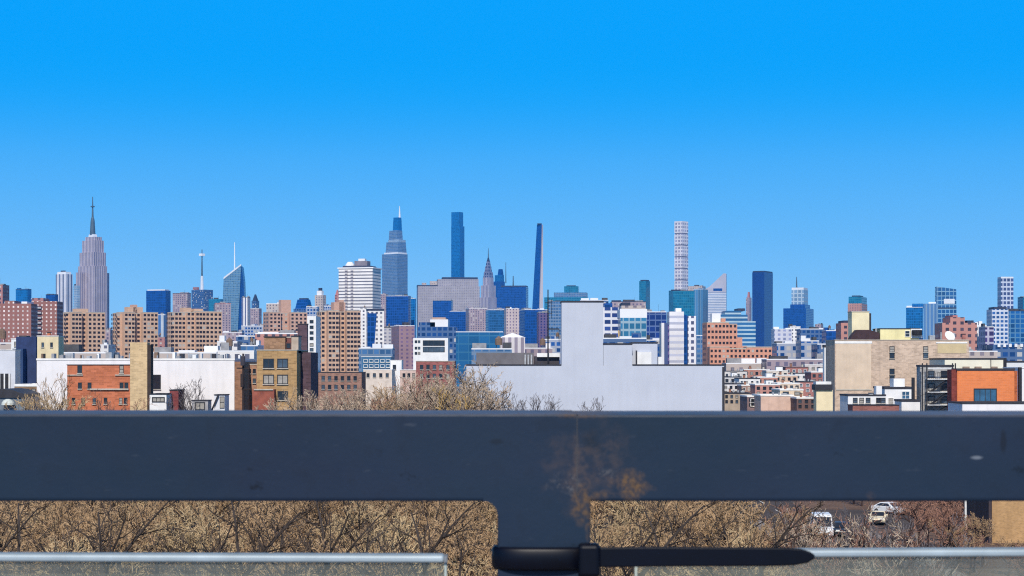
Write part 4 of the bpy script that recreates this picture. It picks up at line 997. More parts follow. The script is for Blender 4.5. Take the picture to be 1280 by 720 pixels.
# --- left group
tower('dark brick tower cut by the left frame edge', -14, 7.5, 357, 1500, PINKB, 0, depth=20)
tower('small square blue tower behind the pink brick slab at the left', 20, 39, 362, 3000, COB, -20, .75)
tower('second smaller blue tower above the striped brick slab', 57.5, 72.5, 368.5, 3000, NAVY, -20, .75)
tower('low navy roof block between the two small blue towers', 39, 57.5, 374, 2800, JUMB2, -10, .85, plant=True, roofm=whiteR)
t = tower('slender pale tower with dark vertical stripes and rounded shoulders', 70, 90.5, 343, 3500, LTG, -30, .62, plant=False)
tier(t, 71.5, 89, 340, plc, 'shoulder', top_scale=.93); tier(t, 76, 82, 338.3, dkcap, 'roof_plant')
tower('thin pale blue tower pressed against the tall spired stone tower', 92, 100, 357, 4200, PALEB, -38, .6)
# spired limestone skyscraper
t = tower('tall limestone skyscraper with stepped crown and needle spire', 98, 133.5, 333, 4600, DECO, -38, .56, cat='skyscraper', name='skyscraper', body='shaft', plant=False)
tier(t, 99.8, 132, 316, DECO, 'upper_shaft'); tier(t, 103, 129.5, 301, DECO, 'upper_shaft'); tier(t, 107, 127, 296.5, DECO, 'crown')
tier(t, 110.5, 121.5, 293, plc, 'mast_base', top_scale=.85)
ox, oy = off(t, 115.8); zt_ = t.top
MB().lathe([(7.2, zt_-.3), (6.0, zt_+18), (5.2, zt_+32), (4.2, zt_+39), (2.4, zt_+44)], 12, ox, oy).build('mooring_mast', tealm, t.root)
spire(t, 115.8, 246, 2.6, .9, tealm, z0=zt_+43)
MB().box(ox-3.6, ox+3.6, oy-3.6, oy+3.6, wz(259, t.Y), wz(257.5, t.Y)).build('antenna_collar', tealm, t.root)
for s_ in (-1, 1):   # wings of the shaft
    o_x, o_y = off(t, 115.8 + s_ * 8.5)
    MB().box(o_x-9, o_x+9, o_y-24, o_y+24, 0, wz(341, t.Y)).build('side_wing', DECO, t.root)

t = tower('dark blue slab with a pale top line right of the spired tower', 183, 213, 363.5, 2900, NAVY, -18, .8, plant=False); tier(t, 184.5, 211.5, 362, plc, 'roof_edge')
tower('grey mauve slab between the blue slab and the masted block', 216, 238.5, 367, 3000, MAUVE, -20, .8)
t = tower('purple-blue block carrying a tall dark broadcast mast', 239.5, 266, 362.5, 4300, JUMB2, -38, .6, plant=False)
tier(t, 241, 249, 359, PINKB, 'roof_block'); t.top = wz(362.5, t.Y)
spire(t, 252.5, 345, 4.2, 3.0, plc, 'mast_base'); spire(t, 252.5, 312, 2.2, 1.0, tealm, 'mast', z0=wz(346, t.Y))
MB().box(*[v + e for v, e in zip((off(t,252.5)[0],)*2, (-5, 5))], *[v + e for v, e in zip((off(t,252.5)[1],)*2, (-5, 5))], wz(320, t.Y), wz(317, t.Y)).build('aerial_array', whiteM, t.root)
tower('teal roofed low block beside the slanted glass tower', 261, 279, 374, 3900, TEAL, -20, .8, roofm=whiteR)
# faceted glass tower with slanted top
t = Tw(); t.Y = 4400; t.k = t.Y / F; t.cx = 293; t.rot = 0
t.root = thing('skyscraper', 'faceted pale glass skyscraper with slanted top and white spire', 'skyscraper', (wx(293, 4400), 4400, 0))
lx = lambda px: (px - 293) * t.k; lz = lambda py: wz(py, 4400)
FG = facade('faceted_glass', (.15,.27,.37), (.06,.15,.27), 4, 4.2, .8, .62, .15, .5, 0, .6, .4)
MB().hexa([(lx(277),-22,0),(lx(297),-30,0),(lx(297),28,0),(lx(279),24,0),(lx(281),-18,lz(349)),(lx(303),-20,lz(332)),(lx(303),18,lz(334)),(lx(283),20,lz(347))]).build('glass_body', FG, t.root)
MB().hexa([(lx(297.2),-29,0),(lx(309),-12,0),(lx(309),22,0),(lx(297.2),27,0),(lx(303.3),-19,lz(333)),(lx(305.5),-14,lz(352)),(lx(305.5),16,lz(352)),(lx(303.3),18,lz(334))]).build('glass_facet', NAVY, t.root)
MB().hexa([(lx(281),-18.6,lz(349.5)),(lx(303),-20.6,lz(332.5)),(lx(303),-18.4,lz(332.5)),(lx(281),-16.4,lz(349.5)),(lx(281),-18.6,lz(347)),(lx(303),-20.6,lz(330.5)),(lx(303),-18.4,lz(330.5)),(lx(281),-16.4,lz(347))]).build('slanted_screen', plc, t.root)
MB().tube([(lx(293.3),0,lz(342)),(lx(293.3),0,lz(303))],[2.0,.9],8).build('spire', whiteM, t.root)
tower('mauve pink stone tower in front of the slanted glass tower', 266, 289.5, 380, 2600, MAUVE, 12, .8, roofm=roseM)
tower('slim white tower at the foot of the slanted glass tower', 302.5, 313, 372, 2700, WHITES, -15, .7)
tower('lilac stepped block right of the slim white tower', 311, 327, 386, 2900, MAUVE, -15, .8)
t = tower('violet pyramid-roofed block behind the slim white tower', 314.5, 324, 376, 3800, JUMB2, -30, .6, plant=False); tier(t, 315.5, 323, 368, dkcap, 'pyramid_roof', top_scale=.25)
tower('pale beige block with white roof edge left of the navy mansard', 333, 353, 380, 2400, BEIGE, -15, .8, roofm=whiteR)
t = tower('navy block with a tapered mansard crown above the brown housing', 367, 392, 386, 2600, JUMB2, -20, .75, plant=False); tier(t, 369, 390.5, 374.5, NAVY, 'mansard', top_scale=.74); tier(t, 374, 386, 372.8, dkcap, 'roof_plant')
t = tower('beige stone tower with a dark tank on its stepped top', 393.5, 407.5, 369, 2700, BEIGE, -25, .7, plant=False); tier(t, 396, 404.5, 363.5, whiteR, 'upper_tier'); tier(t, 398, 403, 360, dkcap, 'tank')
t = tower('dark brick pinnacled tower before the white slab', 418.5, 432, 369, 2200, PINKB, -20, .7, plant=False); tier(t, 419, 424.5, 362, roseM, 'pinnacle', top_scale=.25); t.top = wz(369, t.Y); tier(t, 425, 431.5, 366, PINKB, 'roof_block')
tower('pale blocks low behind the mansard and beige tower', 405, 420, 383, 2500, JUMB, -10, .85, roofm=whiteR)
# big white slab
t = tower('broad white banded apartment slab with a dark flat crown', 423.5, 476, 336.5, 1900, WHITEB, -14, .80, cat='apartment tower', name='apartment_tower', plant=False)
tier(t, 422, 477.5, 335, whiteR, 'roof_edge'); tier(t, 428, 471, 332.8, dkcap, 'crown_base', top_scale=.95); tier(t, 443, 463, 326.5, surf('crown_grey', (.22,.2,.24), .7, .3, .1), 'crown'); tier(t, 448, 458, 323.5, whiteR, 'roof_plant')
ox, oy = off(t, 437.5); MB().lathe([(5.2, wz(334, t.Y)), (4.6, wz(331, t.Y)), (2.5, wz(327.5, t.Y))], 12, ox, oy).build('roof_dome', whiteR, t.root)
wq, dq = dims(t, 52.5 * t.k)
for px in (434, 441.5): ox = (px - 446) * t.k; MB().box(ox-1.2, ox+1.2, -dq/2-1.4, -dq/2-.01, 0, wz(338, t.Y)).build('balcony_stack', facade('balcony_stack', (.55,.52,.52), (.16,.15,.19), 400, 3.3, 1, .55, .5, .2), t.root)
t = tower('white terraced building with a sloped dark side below the banded slab', 458, 480, 388.5, 1400, WHITEG, 11, .92, cat='apartment tower', name='apartment_tower', plant=False)
wq, dq = dims(t, 22 * t.k)
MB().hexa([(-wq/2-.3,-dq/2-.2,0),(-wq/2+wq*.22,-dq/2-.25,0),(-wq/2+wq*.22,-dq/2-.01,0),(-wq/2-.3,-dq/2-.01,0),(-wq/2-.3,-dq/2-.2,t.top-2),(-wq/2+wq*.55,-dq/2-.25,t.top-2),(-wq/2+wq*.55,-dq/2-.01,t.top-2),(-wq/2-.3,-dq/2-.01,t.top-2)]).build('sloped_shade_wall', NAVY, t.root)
MB().box(-wq/2-.2, wq/2+.2, -dq/2-.3, dq/2+.2, t.top+.003, t.top+1.4).build('roof_edge', dkcap, t.root)
tower('white lower wing of the banded slab beside the brown housing', 450, 459, 387, 1700, WHITEG, 0, depth=15, cat='apartment tower', name='apartment_tower')
# stepped glass skyscraper with needle
t = tower('stepped pale blue glass skyscraper with needle tip', 477.5, 509.5, 318, 4850, STEELB, -38, .6, cat='skyscraper', name='skyscraper', body='shaft', plant=False)
tier(t, 480, 508.7, 316, plc, 'belt', top_scale=1); tier(t, 482, 508.2, 303, STEELB, 'upper_shaft', top_scale=.92); tier(t, 485.5, 507, 300, PALEB, 'terrace')
tier(t, 486, 503.5, 288.5, STEELB, 'upper_shaft', top_scale=.92); tier(t, 491, 502.5, 272, COB, 'crown', top_scale=.86); spire(t, 499.5, 257.5, 3.0, .8, plc)
tower('dark blue box tower under the stepped glass skyscraper', 483, 513.5, 370.5, 2700, NAVY, -8, .9); tower('narrow mid-blue tower beside the dark blue box', 513.7, 520, 373.5, 2750, COB, -8, .9)
tower('mauve tower left of the dark blue box', 476, 485, 368, 3000, MAUVE, -20, .7)
# broad grey slab with dark crown line
t = tower('very broad grey precast slab with dark roof line', 520, 600, 358.5, 4450, PANAM, 6, .95, cat='skyscraper', name='skyscraper', plant=False)
tier(t, 520.5, 553, 356.5, dkcap, 'roof_line'); t.top = wz(358.5, t.Y); tier(t, 545.5, 598.5, 349.5, PANAM, 'upper_slab'); tier(t, 551.5, 597.5, 347, dkcap, 'crown_band')
t.top = wz(356.5, t.Y); tier(t, 527, 533, 353.5, BEIGE, 'roof_plant'); t.top = wz(356.5, t.Y); tier(t, 537, 547, 351.5, BEIGE, 'roof_plant')
tower('deep blue block standing before the broad grey slab', 541, 566, 376, 3300, NAVY, -6, .92); tower('lower wide deep blue block before the broad grey slab', 562, 585.5, 389.5, 3100, NAVY, -6, .92, roofm=whiteR)
t = tower('sheer dark blue slab skyscraper rising from the broad grey slab', 564, 580.5, 283, 5000, COB, -30, .66, cat='skyscraper', name='skyscraper', body='shaft', plant=False); tier(t, 564.2, 579, 265.5, COB, 'upper_shaft')
# crowned spire tower
SIL = facade('silver_brick', (.47,.44,.50), (.16,.15,.24), 5, 300, .45, 1.0, .4, .2, 0)
t = tower('ornate silver tower with a tapered arched crown and needle', 598.5, 621, 372, 5000, SIL, -38, .55, cat='skyscraper', name='skyscraper', body='shaft', plant=False)
tier(t, 601, 619.5, 357, SIL, 'upper_shaft'); tier(t, 603.5, 617, 347, SIL, 'upper_shaft')
CRN = facade('crown_steel', (.20,.22,.34), (.03,.04,.11), 7, 9, .5, .6, .3, .3, 0, .6, .35)
tier(t, 604, 616.8, 340, CRN, 'crown_arch', top_scale=.84); tier(t, 605.6, 615, 333, CRN, 'crown_arch', top_scale=.8); tier(t, 607.2, 613.6, 327, CRN, 'crown_arch', top_scale=.72); tier(t, 608.3, 612.5, 322, dkcap, 'crown_tip', top_scale=.35)
spire(t, 610.4, 310, 1.6, .5, tealm)
t = tower('dark blue stepped tower with a thin mast behind the ornate crown', 617, 631, 352, 5200, NAVY, -38, .6, plant=False); tier(t, 618.5, 630, 344, COB, 'upper_tier'); tier(t, 622, 629.5, 336.5, NAVY, 'crown', top_scale=.7); spire(t, 632.3, 328, 1.6, .7, tealm, 'mast', z0=wz(354, t.Y))
t = tower('wide dark navy box with rooftop rails beside the ornate crown', 621, 660.5, 359, 4200, NAVY, -8, .92, plant=False); tier(t, 626, 660, 357.4, dkcap, 'roof_rail'); spire(t, 641.5, 345, 1.6, 1.0, tealm, 'aerial')
tower('pale low block between the ornate tower and the navy box', 620, 641, 386, 3700, BEIGE, -10, .9, roofm=whiteR)
# needle tower
t = Tw(); t.Y = 5300; t.k = t.Y / F; t.cx = 673; t.rot = 0
t.root = thing('skyscraper', 'needle thin skyscraper, navy glass on one side and pale terracotta on the other', 'skyscraper', (wx(673, 5300), 5300, 0))
lx = lambda px: (px - 673) * t.k; lz = lambda py: wz(py, 5300)
MB().hexa([(lx(661),0,0),(lx(671),-8,0),(lx(671),16,0),(lx(661),16,0),(lx(671.2),6,lz(281)),(lx(677.2),-6,lz(280)),(lx(677.2),14,lz(280)),(lx(671.2),14,lz(281))]).build('glass_side', NAVY, t.root)
MB().hexa([(lx(671.1),-8,0),(lx(678.6),4,0),(lx(678.6),16,0),(lx(671.1),16,0),(lx(677.3),-6,lz(280.5)),(lx(678.9),2,lz(281)),(lx(678.9),14,lz(281)),(lx(677.3),14,lz(280.5))]).build('terracotta_side', surf('pale_terracotta', (.62,.55,.55), .7, .1, .02), t.root)
MB().box(lx(671.6), lx(677.2), -5, 13, lz(280.5), lz(279.3)).build('crown', dkcap, t.root)
# centre right
t = tower('stepped blue-green office block left of the bare bulkhead', 680, 736, 372, 3600, TEAL, -6, .94, plant=False); tier(t, 692, 735, 366, STEELB, 'upper_tier'); tier(t, 705, 723.5, 358, TEAL, 'upper_tier'); tier(t, 708, 720, 356.8, dkcap, 'roof_plant')
tower('striped steel blue building seen just left of the bulkhead', 684, 708, 377, 2300, STEELB, -4, .95)
tower('big deep blue office block left of the roof mast', 646, 684, 388, 2500, NAVY, 14, .74, roofm=whiteR)
tower('purple brick flank tower between the deep blue block and the mast', 671, 686, 391, 2300, facade('purple_brick', (.14,.10,.21), (.03,.03,.13), 4, 3.5, .5, .6, .3, .4), 10, .85)
tower('pink-brown tower before the ornate silver skyscraper', 582, 609, 386, 3000, MAUVE, 10, .85, roofm=whiteR)
tower('teal-navy tower with a white roof strip below the ornate skyscraper', 607, 631, 388, 2800, glassy('petrol_glass', (.012,.075,.20)), 8, .85, roofm=whiteR)
tower('pale rose classical tower beside the big deep blue block', 630, 649, 386.5, 2400, facade('pale_rose_stone', (.56,.46,.45), (.2,.15,.22), 4, 4, .4, .55, .3, .4), 8, .85, roofm=whiteR)
t = tower('wide low teal glass hall behind the stepped wall roof', 571, 629, 416, 900, glassy('hall_glass', (.014,.10,.25), (.03,.16,.32), 5, 4.0, .93, .84, .25), 0, depth=30, cat='building', name='office_building', plant=False); tier(t, 571, 629, 415, plc, 'roof_edge')
t = tower('small white temple-fronted building with columns by the teal hall', 625, 656, 422, 880, facade('colonnade', (.74,.68,.68), (.26,.22,.27), 3.0, 200, .5, 1.0, .5, .2), 0, depth=20, cat='building', name='building', plant=False)
s = MB(); s.profile([(-6.4, wz(422, 880)), (6.4, wz(422, 880)), (0, wz(416, 880))], -.6, 20); s.build('pediment', whiteR, t.root)
# block with blue windows and white top
t = tower('blue-windowed office block with a white cube on its roof', 524, 571, 409, 1200, JUMB2, 0, depth=30, cat='building', name='office_building', plant=False); tier(t, 539, 561, 400, whiteR, 'roof_cube'); tier(t, 541, 558, 397.5, surf('tan_cap', (.5,.35,.28), .8, .1, .2), 'cap')
t.top = wz(409, 1200); tier(t, 525, 545, 403.5, JUMB2, 'upper_floor')
tower('plum brick tower beside the white ribbon-window building', 489, 518, 408, 1500, facade('plum_brick_tower', (.33,.21,.24), (.16,.10,.18), 4.5, 3.2, .4, .5, .3, .4), 16, .66, cat='apartment tower', name='apartment_tower', roofm=whiteR)
tower('pale grey terrace block below the dark blue box', 478, 492, 410, 1650, facade('grey_terrace', (.5,.47,.48), (.2,.2,.26), 4, 3.2, .5, .5), 8, .8)
# right of the bulkhead
t = tower('white office building with blue ribbon windows right of the bulkhead', 752, 775, 385, 1000, facade('white_blue_ribbon', (.72,.72,.76), (.03,.06,.22), 4, 3.6, .8, .6, .2, .5), 0, depth=25, cat='building', name='office_building', plant=False); tier(t, 754, 764, 380, NAVY, 'roof_block')
t = tower('teal glass office with a thick white cornice right of the bulkhead', 774, 806, 398, 950, glassy('cornice_glass', (.03,.16,.30), (.3,.42,.5), 3, 4, .8, .7), 0, depth=25, cat='building', name='office_building', plant=False); tier(t, 773.2, 806.5, 387, whiteR, 'cornice'); tier(t, 775, 805, 383, BEIGE, 'roof_storey'); tier(t, 776, 786, 379, dkcap, 'roof_plant')
MB().box(*(sorted((off(t,772.5)[0], off(t,779)[0]))), -1.2, -.01, 0, wz(413, t.Y)).build('ochre_stair', surf('ochre_render', (.6,.42,.2), .8, .2, .3), t.root)
tower('deep blue block wedged right of the corniced office', 805, 831, 391, 1250, glassy('ink_glass', (.010,.03,.17), (.10,.16,.34), 4, 4), 0, depth=25, roofm=whiteR); tower('lilac roofed block behind the corniced office', 764, 806, 378, 2000, MAUVE, 0, depth=30, roofm=dkcap)
t = tower('small round-topped teal tower left of the pale grid tower', 799, 812.5, 351.5, 4300, TEAL, -30, .6, plant=False); tier(t, 800.5, 811.5, 350, dkcap, 'roof_plant')
# pale grid tower
t = tower('very slim pale square-grid skyscraper, tallest right of the bulkhead', 843, 860.3, 365, 5300, GRIDW, -38, .56, cat='skyscraper', name='skyscraper', body='base_shaft', plant=False)
ys = [365, 351, 336.5, 322, 307.5, 293, 277]
for a_, b_ in zip(ys, ys[1:]):
    tier(t, 844.2, 859.2, a_ - 1.6, dkcap, 'open_floor') if False else tier(t, 843.8, 859.6, a_ - 1.4, surf('open_floor_shade', (.22,.20,.27), .8, .1, .02), 'open_floor')
    tier(t, 843, 860.3, b_, GRIDW, 'shaft_segment')
tower('bright teal glass block at the foot of the pale grid tower', 836, 868, 364, 2600, TEAL, 20, .82, roofm=dkcap); tower('pale teal ribbed tower next to the bright teal block', 867, 885, 362, 2700, glassy('ribbed_teal', (.06,.17,.32), (.2,.32,.44), 4, 300), -25, .65, roofm=whiteR)
tower('white flat-roofed tower with grey top behind the ribbed teal tower', 860, 882, 358, 4400, BEIGE, -20, .8, roofm=whiteR)
# wedge-top tower
t = Tw(); t.Y = 4900; t.k = t.Y / F; t.cx = 896; t.rot = R(-38)
t.root = thing('skyscraper', 'pale banded tower with a steeply slanted wedge top', 'skyscraper', (wx(896, 4900), 4900, 0), R(-8))
lx = lambda px: (px - 896) * t.k; lz = lambda py: wz(py, 4900)
BND = facade('pale_aluminium_bands', (.58,.60,.66), (.20,.27,.40), 400, 4.4, 1.0, .45, .3, .2, 0)
MB().box(lx(882.5), lx(908), -26, 26, 0, lz(366)).build('tower_body', BND, t.root)
MB().profile([(lx(883), lz(366)+.003), (lx(908), lz(366)+.003), (lx(908), lz(342.5)), (lx(904.5), lz(342.5)), (lx(887), lz(359)), (lx(883), lz(361))], -25.9, 25.9).build('wedge_top', surf('wedge_aluminium', (.44,.43,.50), .5, .15, .03, metal=.2), t.root)
MB().box(lx(892), lx(903), -26.6, -26.02, lz(364), lz(361)).build('louvre', NAVY, t.root)
# stepped glass, slab, TWT
t = tower('blue-white stepped terraces behind the red brick slab', 893, 942, 402, 1800, facade('terrace_glass', (.42,.55,.62), (.03,.13,.30), 400, 4, 1, .6, .2, .2), 0, depth=30, plant=False); tier(t, 897, 932, 394, t.mat, 'terrace'); tier(t, 904, 924, 389, t.mat, 'terrace'); tier(t, 920, 929, 386, dkcap, 'roof_plant')
t = tower('thin pinkish stone tower at the flank of the dark blue monolith', 932.5, 939.5, 372, 4300, MAUVE, -30, .6, plant=False); tier(t, 934, 938, 365, roseM, 'upper_tier', top_scale=.6)
TWT = glassy('monolith_glass', (.005,.030,.17), (.008,.04,.2), 5, 4, .9, .9, .12, .14)
t = tower('sheer dark blue monolith slab standing alone', 940.5, 966, 341, 4500, TWT, -28, .58, cat='skyscraper', name='skyscraper', plant=False); tier(t, 941, 965.6, 339.3, dkcap, 'roof_edge')
# twin white
t = tower('white twin-pier apartment tower with a dark blue recess', 835, 853, 390, 900, facade('white_pier', (.80,.78,.80), (.42,.43,.52), 400, 3.1, 1, .4, .4, .2), 0, depth=16, cat='apartment tower', name='apartment_tower', plant=False)
MB().box(off(t,852.8)[0]+.01, off(t,858)[0], -4, 8, 0, wz(394, 900)).build('recess', NAVY, t.root); MB().box(off(t,858)[0]+.01, off(t,868)[0], -8, 8, 0, wz(395.5, 900)).build('second_pier', facade('white_pier_windows', (.80,.78,.80), (.08,.09,.17), 2.6, 3.1, .55, .55, .3, .3), t.root)
MB().box(off(t,844)[0]+.01, off(t,851)[0], -3, 3, t.top+.01, wz(385.5, 900)).build('roof_plant', whiteR, t.root); MB().box(off(t,866.4)[0], off(t,868.6)[0], -7, 8.2, 0, wz(396, 900)).build('shade_fin', NAVY, t.root)
t = tower('narrow white fin tower with dark edge left of the twin piers', 825.5, 833.5, 404, 880, WHITES, 0, depth=12, cat='apartment tower', name='apartment_tower', plant=False); MB().box(off(t,830.5)[0], off(t,835)[0], -5.9, 5.8, 0, wz(406, 880)).build('shade_wing', facade('violet_wing', (.2,.14,.3), (.05,.04,.13), 3, 3, .5, .5), t.root)

# --- brick slabs and housing towers with modelled windows
pane_d = surf('housing_window', (.035,.026,.03), .3, .6, .3, spec=.3)
pane_l = surf('pale_blind', (.45,.42,.38), .6, .2, .3)
def housing(label, x0, x1, ytop, Y, wall, segs, rot, rows, floor=3.5, ww=2.2, wh=1.9, group=None, name='housing_tower', cat='apartment tower', crowns=(), deep=17, side=.0, cols_px=None, sillm=None):
    """plan of projecting and recessed bays; every window a mesh of its own"""
    Rr = R(rot); k = Y / F
    W = (x1 - x0) * k; cxp = (x0 + x1) / 2; e = Rr + math.atan((cxp - CX) / F)
    wside = deep * math.sin(abs(e)); w = max(8.0, (W - wside) / math.cos(e))
    root = thing(name, label, cat, (wx(cxp, Y), Y, 0), Rr, group)
    h = wz(ytop, Y)
    pane = MB().box(-ww/2, ww/2, -.03, .0, -wh/2, wh/2).mesh('window', pane_d)
    pane2 = MB().box(-ww/2, ww/2, -.03, .0, -wh/2, wh/2).mesh('window', pane_l)
    rg = random.Random(int(x0 * 7)); low = MB(); cnt = 0
    rows_tot = int((h - 2) / floor)
    for (f0, f1, sb, nc) in segs:
        a, b2 = -w/2 + w*f0, -w/2 + w*f1
        MB().box(a + (.002 if f0 else 0), b2, -deep/2 + sb, deep/2 - sb, 0, h - (.9 if sb else 0)).build('wing' if not sb else 'recessed_bay', wall, root)
        MB().box(a + .01, b2 - .01, -deep/2 + sb - .12, deep/2 - sb + .1, h - (.9 if sb else 0) + .003, h - (.9 if sb else 0) + .5).build('parapet', sillm or cop_stone, root)
        for r in range(rows_tot):
            z = h - 2.0 - r * floor
            for c in range(nc):
                x = a + (b2 - a) * (c + .5) / nc
                if r < rows and cnt < 100:
                    link('window', pane2 if rg.random() < .10 else pane, root, (x, -deep/2 + sb - .005, z)); cnt += 1
                elif z > 2: low.box(x-ww/2, x+ww/2, -deep/2+sb-.035, -deep/2+sb-.005, z-wh/2, z+wh/2)
    # windows on the visible narrow side
    sx = -1 if rot > 0 else 1; sb0 = segs[0][2] if rot > 0 else segs[-1][2]
    for r in range(rows_tot):
        z = h - 2.0 - r * floor
        for y in (-deep*.22, deep*.02, deep*.25):
            if z > 2: low.box(sx*w/2 - .03, sx*w/2 + .03, y-ww/2, y+ww/2, z-wh/2, z+wh/2)
    if low.v: tag(low.build('window', pane_d, root), kind='stuff')
    for (f0, f1, hh, m) in crowns:
        MB().box(-w/2+w*f0, -w/2+w*f1, -deep*.2, deep*.2, h - .5, h + hh * k).build('water_tank_house', m or wall, root)
    return root, w, h
hb = brick('housing_brick', (.60,.395,.275), amt=.1, course=.5, blot=.12, streak=.1)
hb2 = brick('housing_brick_pink', (.56,.345,.26), amt=.1, course=.5, blot=.12, streak=.1)
SEG = [(0, .12, 5, 1), (.12, .38, 0, 3), (.38, .54, 4.5, 2), (.54, 1, 0, 4)]
GRP = 'tan brick housing towers'
housing('tan brick housing tower in front of the spired limestone skyscraper', 74, 131, 391, 1480, hb, SEG, 37, 14, group=GRP, crowns=((.3,.62,5,None),))
housing('tan brick housing tower directly behind the narrow brick tower', 138, 197, 391, 1500, hb, [(0,.16,6,1),(.16,.42,0,3),(.42,.62,5,2),(.62,1,0,4)], 35, 12, group=GRP, crowns=((.3,.68,7,None),(.44,.54,10,hb2)))
housing('widest tan housing tower, below the broadcast mast', 207, 277, 390, 1450, hb, [(0,.3,5,4),(.3,.46,2.5,2),(.46,.66,0,3),(.66,1,0,4)], 33, 11, group=GRP, crowns=((.25,.42,5,None),(.48,.66,4,None)))
housing('shorter tan housing tower behind the ochre flats', 329, 384, 391, 1700, hb2, [(0,.3,0,3),(.3,.55,5,2),(.55,1,0,4)], 28, 10, group=GRP, crowns=((.36,.62,16,hb2),))
housing('tan housing tower with pale side pier, before the white banded slab', 394, 450.5, 389, 1380, hb, [(0,.16,5,1),(.16,.44,0,3),(.44,.64,5,2),(.64,1,0,4)], 24, 14, group=GRP, crowns=((.36,.66,11,hb2),(.5,.62,14,hb2)))
for a_, b_, yt, Y, lab in ((131, 140, 413, 1700, 'mauve side block between the two left tan housing towers'), (196, 208, 422, 1600, 'pinkish side block between the middle tan housing towers')):
    tower(lab, a_, b_, yt, Y, MAUVE if a_ < 140 else PINKB, 0, depth=15, cat='apartment tower', name='apartment_tower')
tower('pale blue slit building between two tan housing towers', 196, 208, 394, 2400, facade('slit_blue', (.45,.5,.56), (.04,.1,.24), 7, 300, .5, 1), 0, depth=15, roofm=whiteR)
rosew = facade('plum_brick_housing', (.31,.14,.12), (.62,.54,.52), 3.0, 2.7, .34, .42, .6, .4, .25)
t = tower('dusky pink brick housing slab with pale dotted windows at the left edge', -30, 43, 380, 1180, rosew, 0, depth=16, cat='apartment tower', name='apartment_tower', plant=False); tier(t, 10, 22, 376.5, rosew, 'lift_house'); t.top = wz(380, t.Y); tier(t, 31, 38, 377.5, whiteR, 'roof_plant')
t = tower('dusky brick slab with dark balcony bands beside the pink dotted slab', 43.4, 75, 377, 1230, rosew, 0, depth=16, cat='apartment tower', name='apartment_tower', plant=False); tier(t, 44, 58, 373, PINKB, 'lift_house')
for r in range(8): MB().box(off(t,43.4)[0], off(t,56)[0], -9.6, -8.003, wz(386+r*6.2, t.Y), wz(383.4+r*6.2, t.Y)).build('balcony', surf('balcony_shade', (.10,.08,.12), .8, .2, .3), t.root); MB().box(off(t,43.4)[0], off(t,56)[0], -9.65, -9.603, wz(386+r*6.2, t.Y), wz(384.9+r*6.2, t.Y)).build('balcony_front', plc, t.root)
redh = brick('coral_brick', (.62,.30,.205), amt=.12, course=.5, blot=.15, streak=.1)
root, w_, h_ = housing('coral brick tower with stepped shoulder and white cube on its roof', 878, 928, 404, 1150, redh, [(0,.42,0,4),(.42,.62,0,2),(.62,.86,1.2,2)], 6, 9, ww=1.5, wh=1.6, crowns=((.18,.42,12,whiteR),(.44,.56,6,None)), deep=14)
MB().box(w_*.362, w_*.5, -6, 6, 0, h_-9).build('stepped_shoulder', redh, root); MB().box(w_*.502, w_*.64, -5.5, 6, 0, h_-14.5).build('stepped_shoulder', redh, root)
housing('long low coral brick slab under the dark blue monolith', 884, 970, 434.5, 1080, redh, [(0,.3,.0,5),(.3,.55,1.0,4),(.55,1,0,7)], 0, 5, ww=1.35, wh=1.5, deep=14, floor=3.1)
for i, (a_, b_, yt, Y, lab, m) in enumerate((
    (1173, 1216, 404, 900, 'rose brick tower behind the right end of the tan block', ROSE),
    (1048, 1070, 404, 1000, 'rose brick house tower at the corner of the tan block', ROSE),
    (1060, 1084, 380, 3000, 'brick tower with a teal glass crown behind the straw lift house', facade('brick_shaft', (.46,.24,.20), (.2,.12,.14), 4, 3.6, .45, .5)))):
    t = tower(lab, a_, b_, yt, Y, m, 0 if i < 2 else -20, .7, depth=16, cat='apartment tower', name='apartment_tower', plant=False)
    if i == 0: tier(t, 1183, 1201, 397, ROSE, 'upper_tier'); tier(t, 1186, 1192, 394.5, roseM, 'roof_plant'); t.top = wz(404, t.Y); tier(t, 1204, 1212, 401, dkcap, 'roof_plant')
    if i == 1: tier(t, 1051, 1058, 401, dkcap, 'roof_plant')
    if i == 2: tier(t, 1061, 1083.5, 371.5, TEAL, 'glass_crown'); tier(t, 1065, 1079, 369.8, dkcap, 'roof_plant')
# --- right group
t = tower('broad-shouldered dark blue block with a pale latticed top and aerial', 979.5, 1017, 386, 4200, NAVY, -20, .74, plant=False); tier(t, 988, 1012.5, 381, NAVY, 'upper_tier'); tier(t, 989.5, 1010, 362.5, facade('lattice_top', (.40,.50,.58), (.16,.27,.40), 9, 9, .7, .7, .3, .2, 0), 'latticed_top'); tier(t, 989.8, 1009.6, 360, plc, 'roof_edge'); spire(t, 995.8, 346, 1.8, .8, tealm, 'aerial')
tower('pale arched-looking white house block left below the shouldered blue block', 966, 988, 412, 1700, facade('ghost_white', (.6,.6,.68), (.22,.24,.38), 5, 4, .5, .55), 0, depth=20, roofm=whiteR)
tower('bright white small block under the shouldered blue block', 986, 999, 409, 1750, WHITEG, 0, depth=15, roofm=whiteR)
tower('mid-blue office with pale piers under the shouldered blue block', 998, 1034, 412, 1500, JUMB2, 0, depth=20, roofm=whiteR)
tower('pinkish domed-roof tower peeping right of the shouldered blue block', 1019, 1029, 406, 2600, MAUVE, -20, .7)
tower('dark blue block at the corner of the tan block', 1030, 1048, 414, 1400, NAVY, 0, depth=20, roofm=whiteR)
tower('blue block with white window frames low beside the coral slab', 968, 1000, 430, 980, JUMB, 0, depth=18, cat='building', name='building', roofm=whiteR)
tower('taller blue block with white frames and terraces next to the tan block', 998, 1020, 427, 950, JUMB, 0, depth=18, cat='building', name='building', roofm=whiteR)
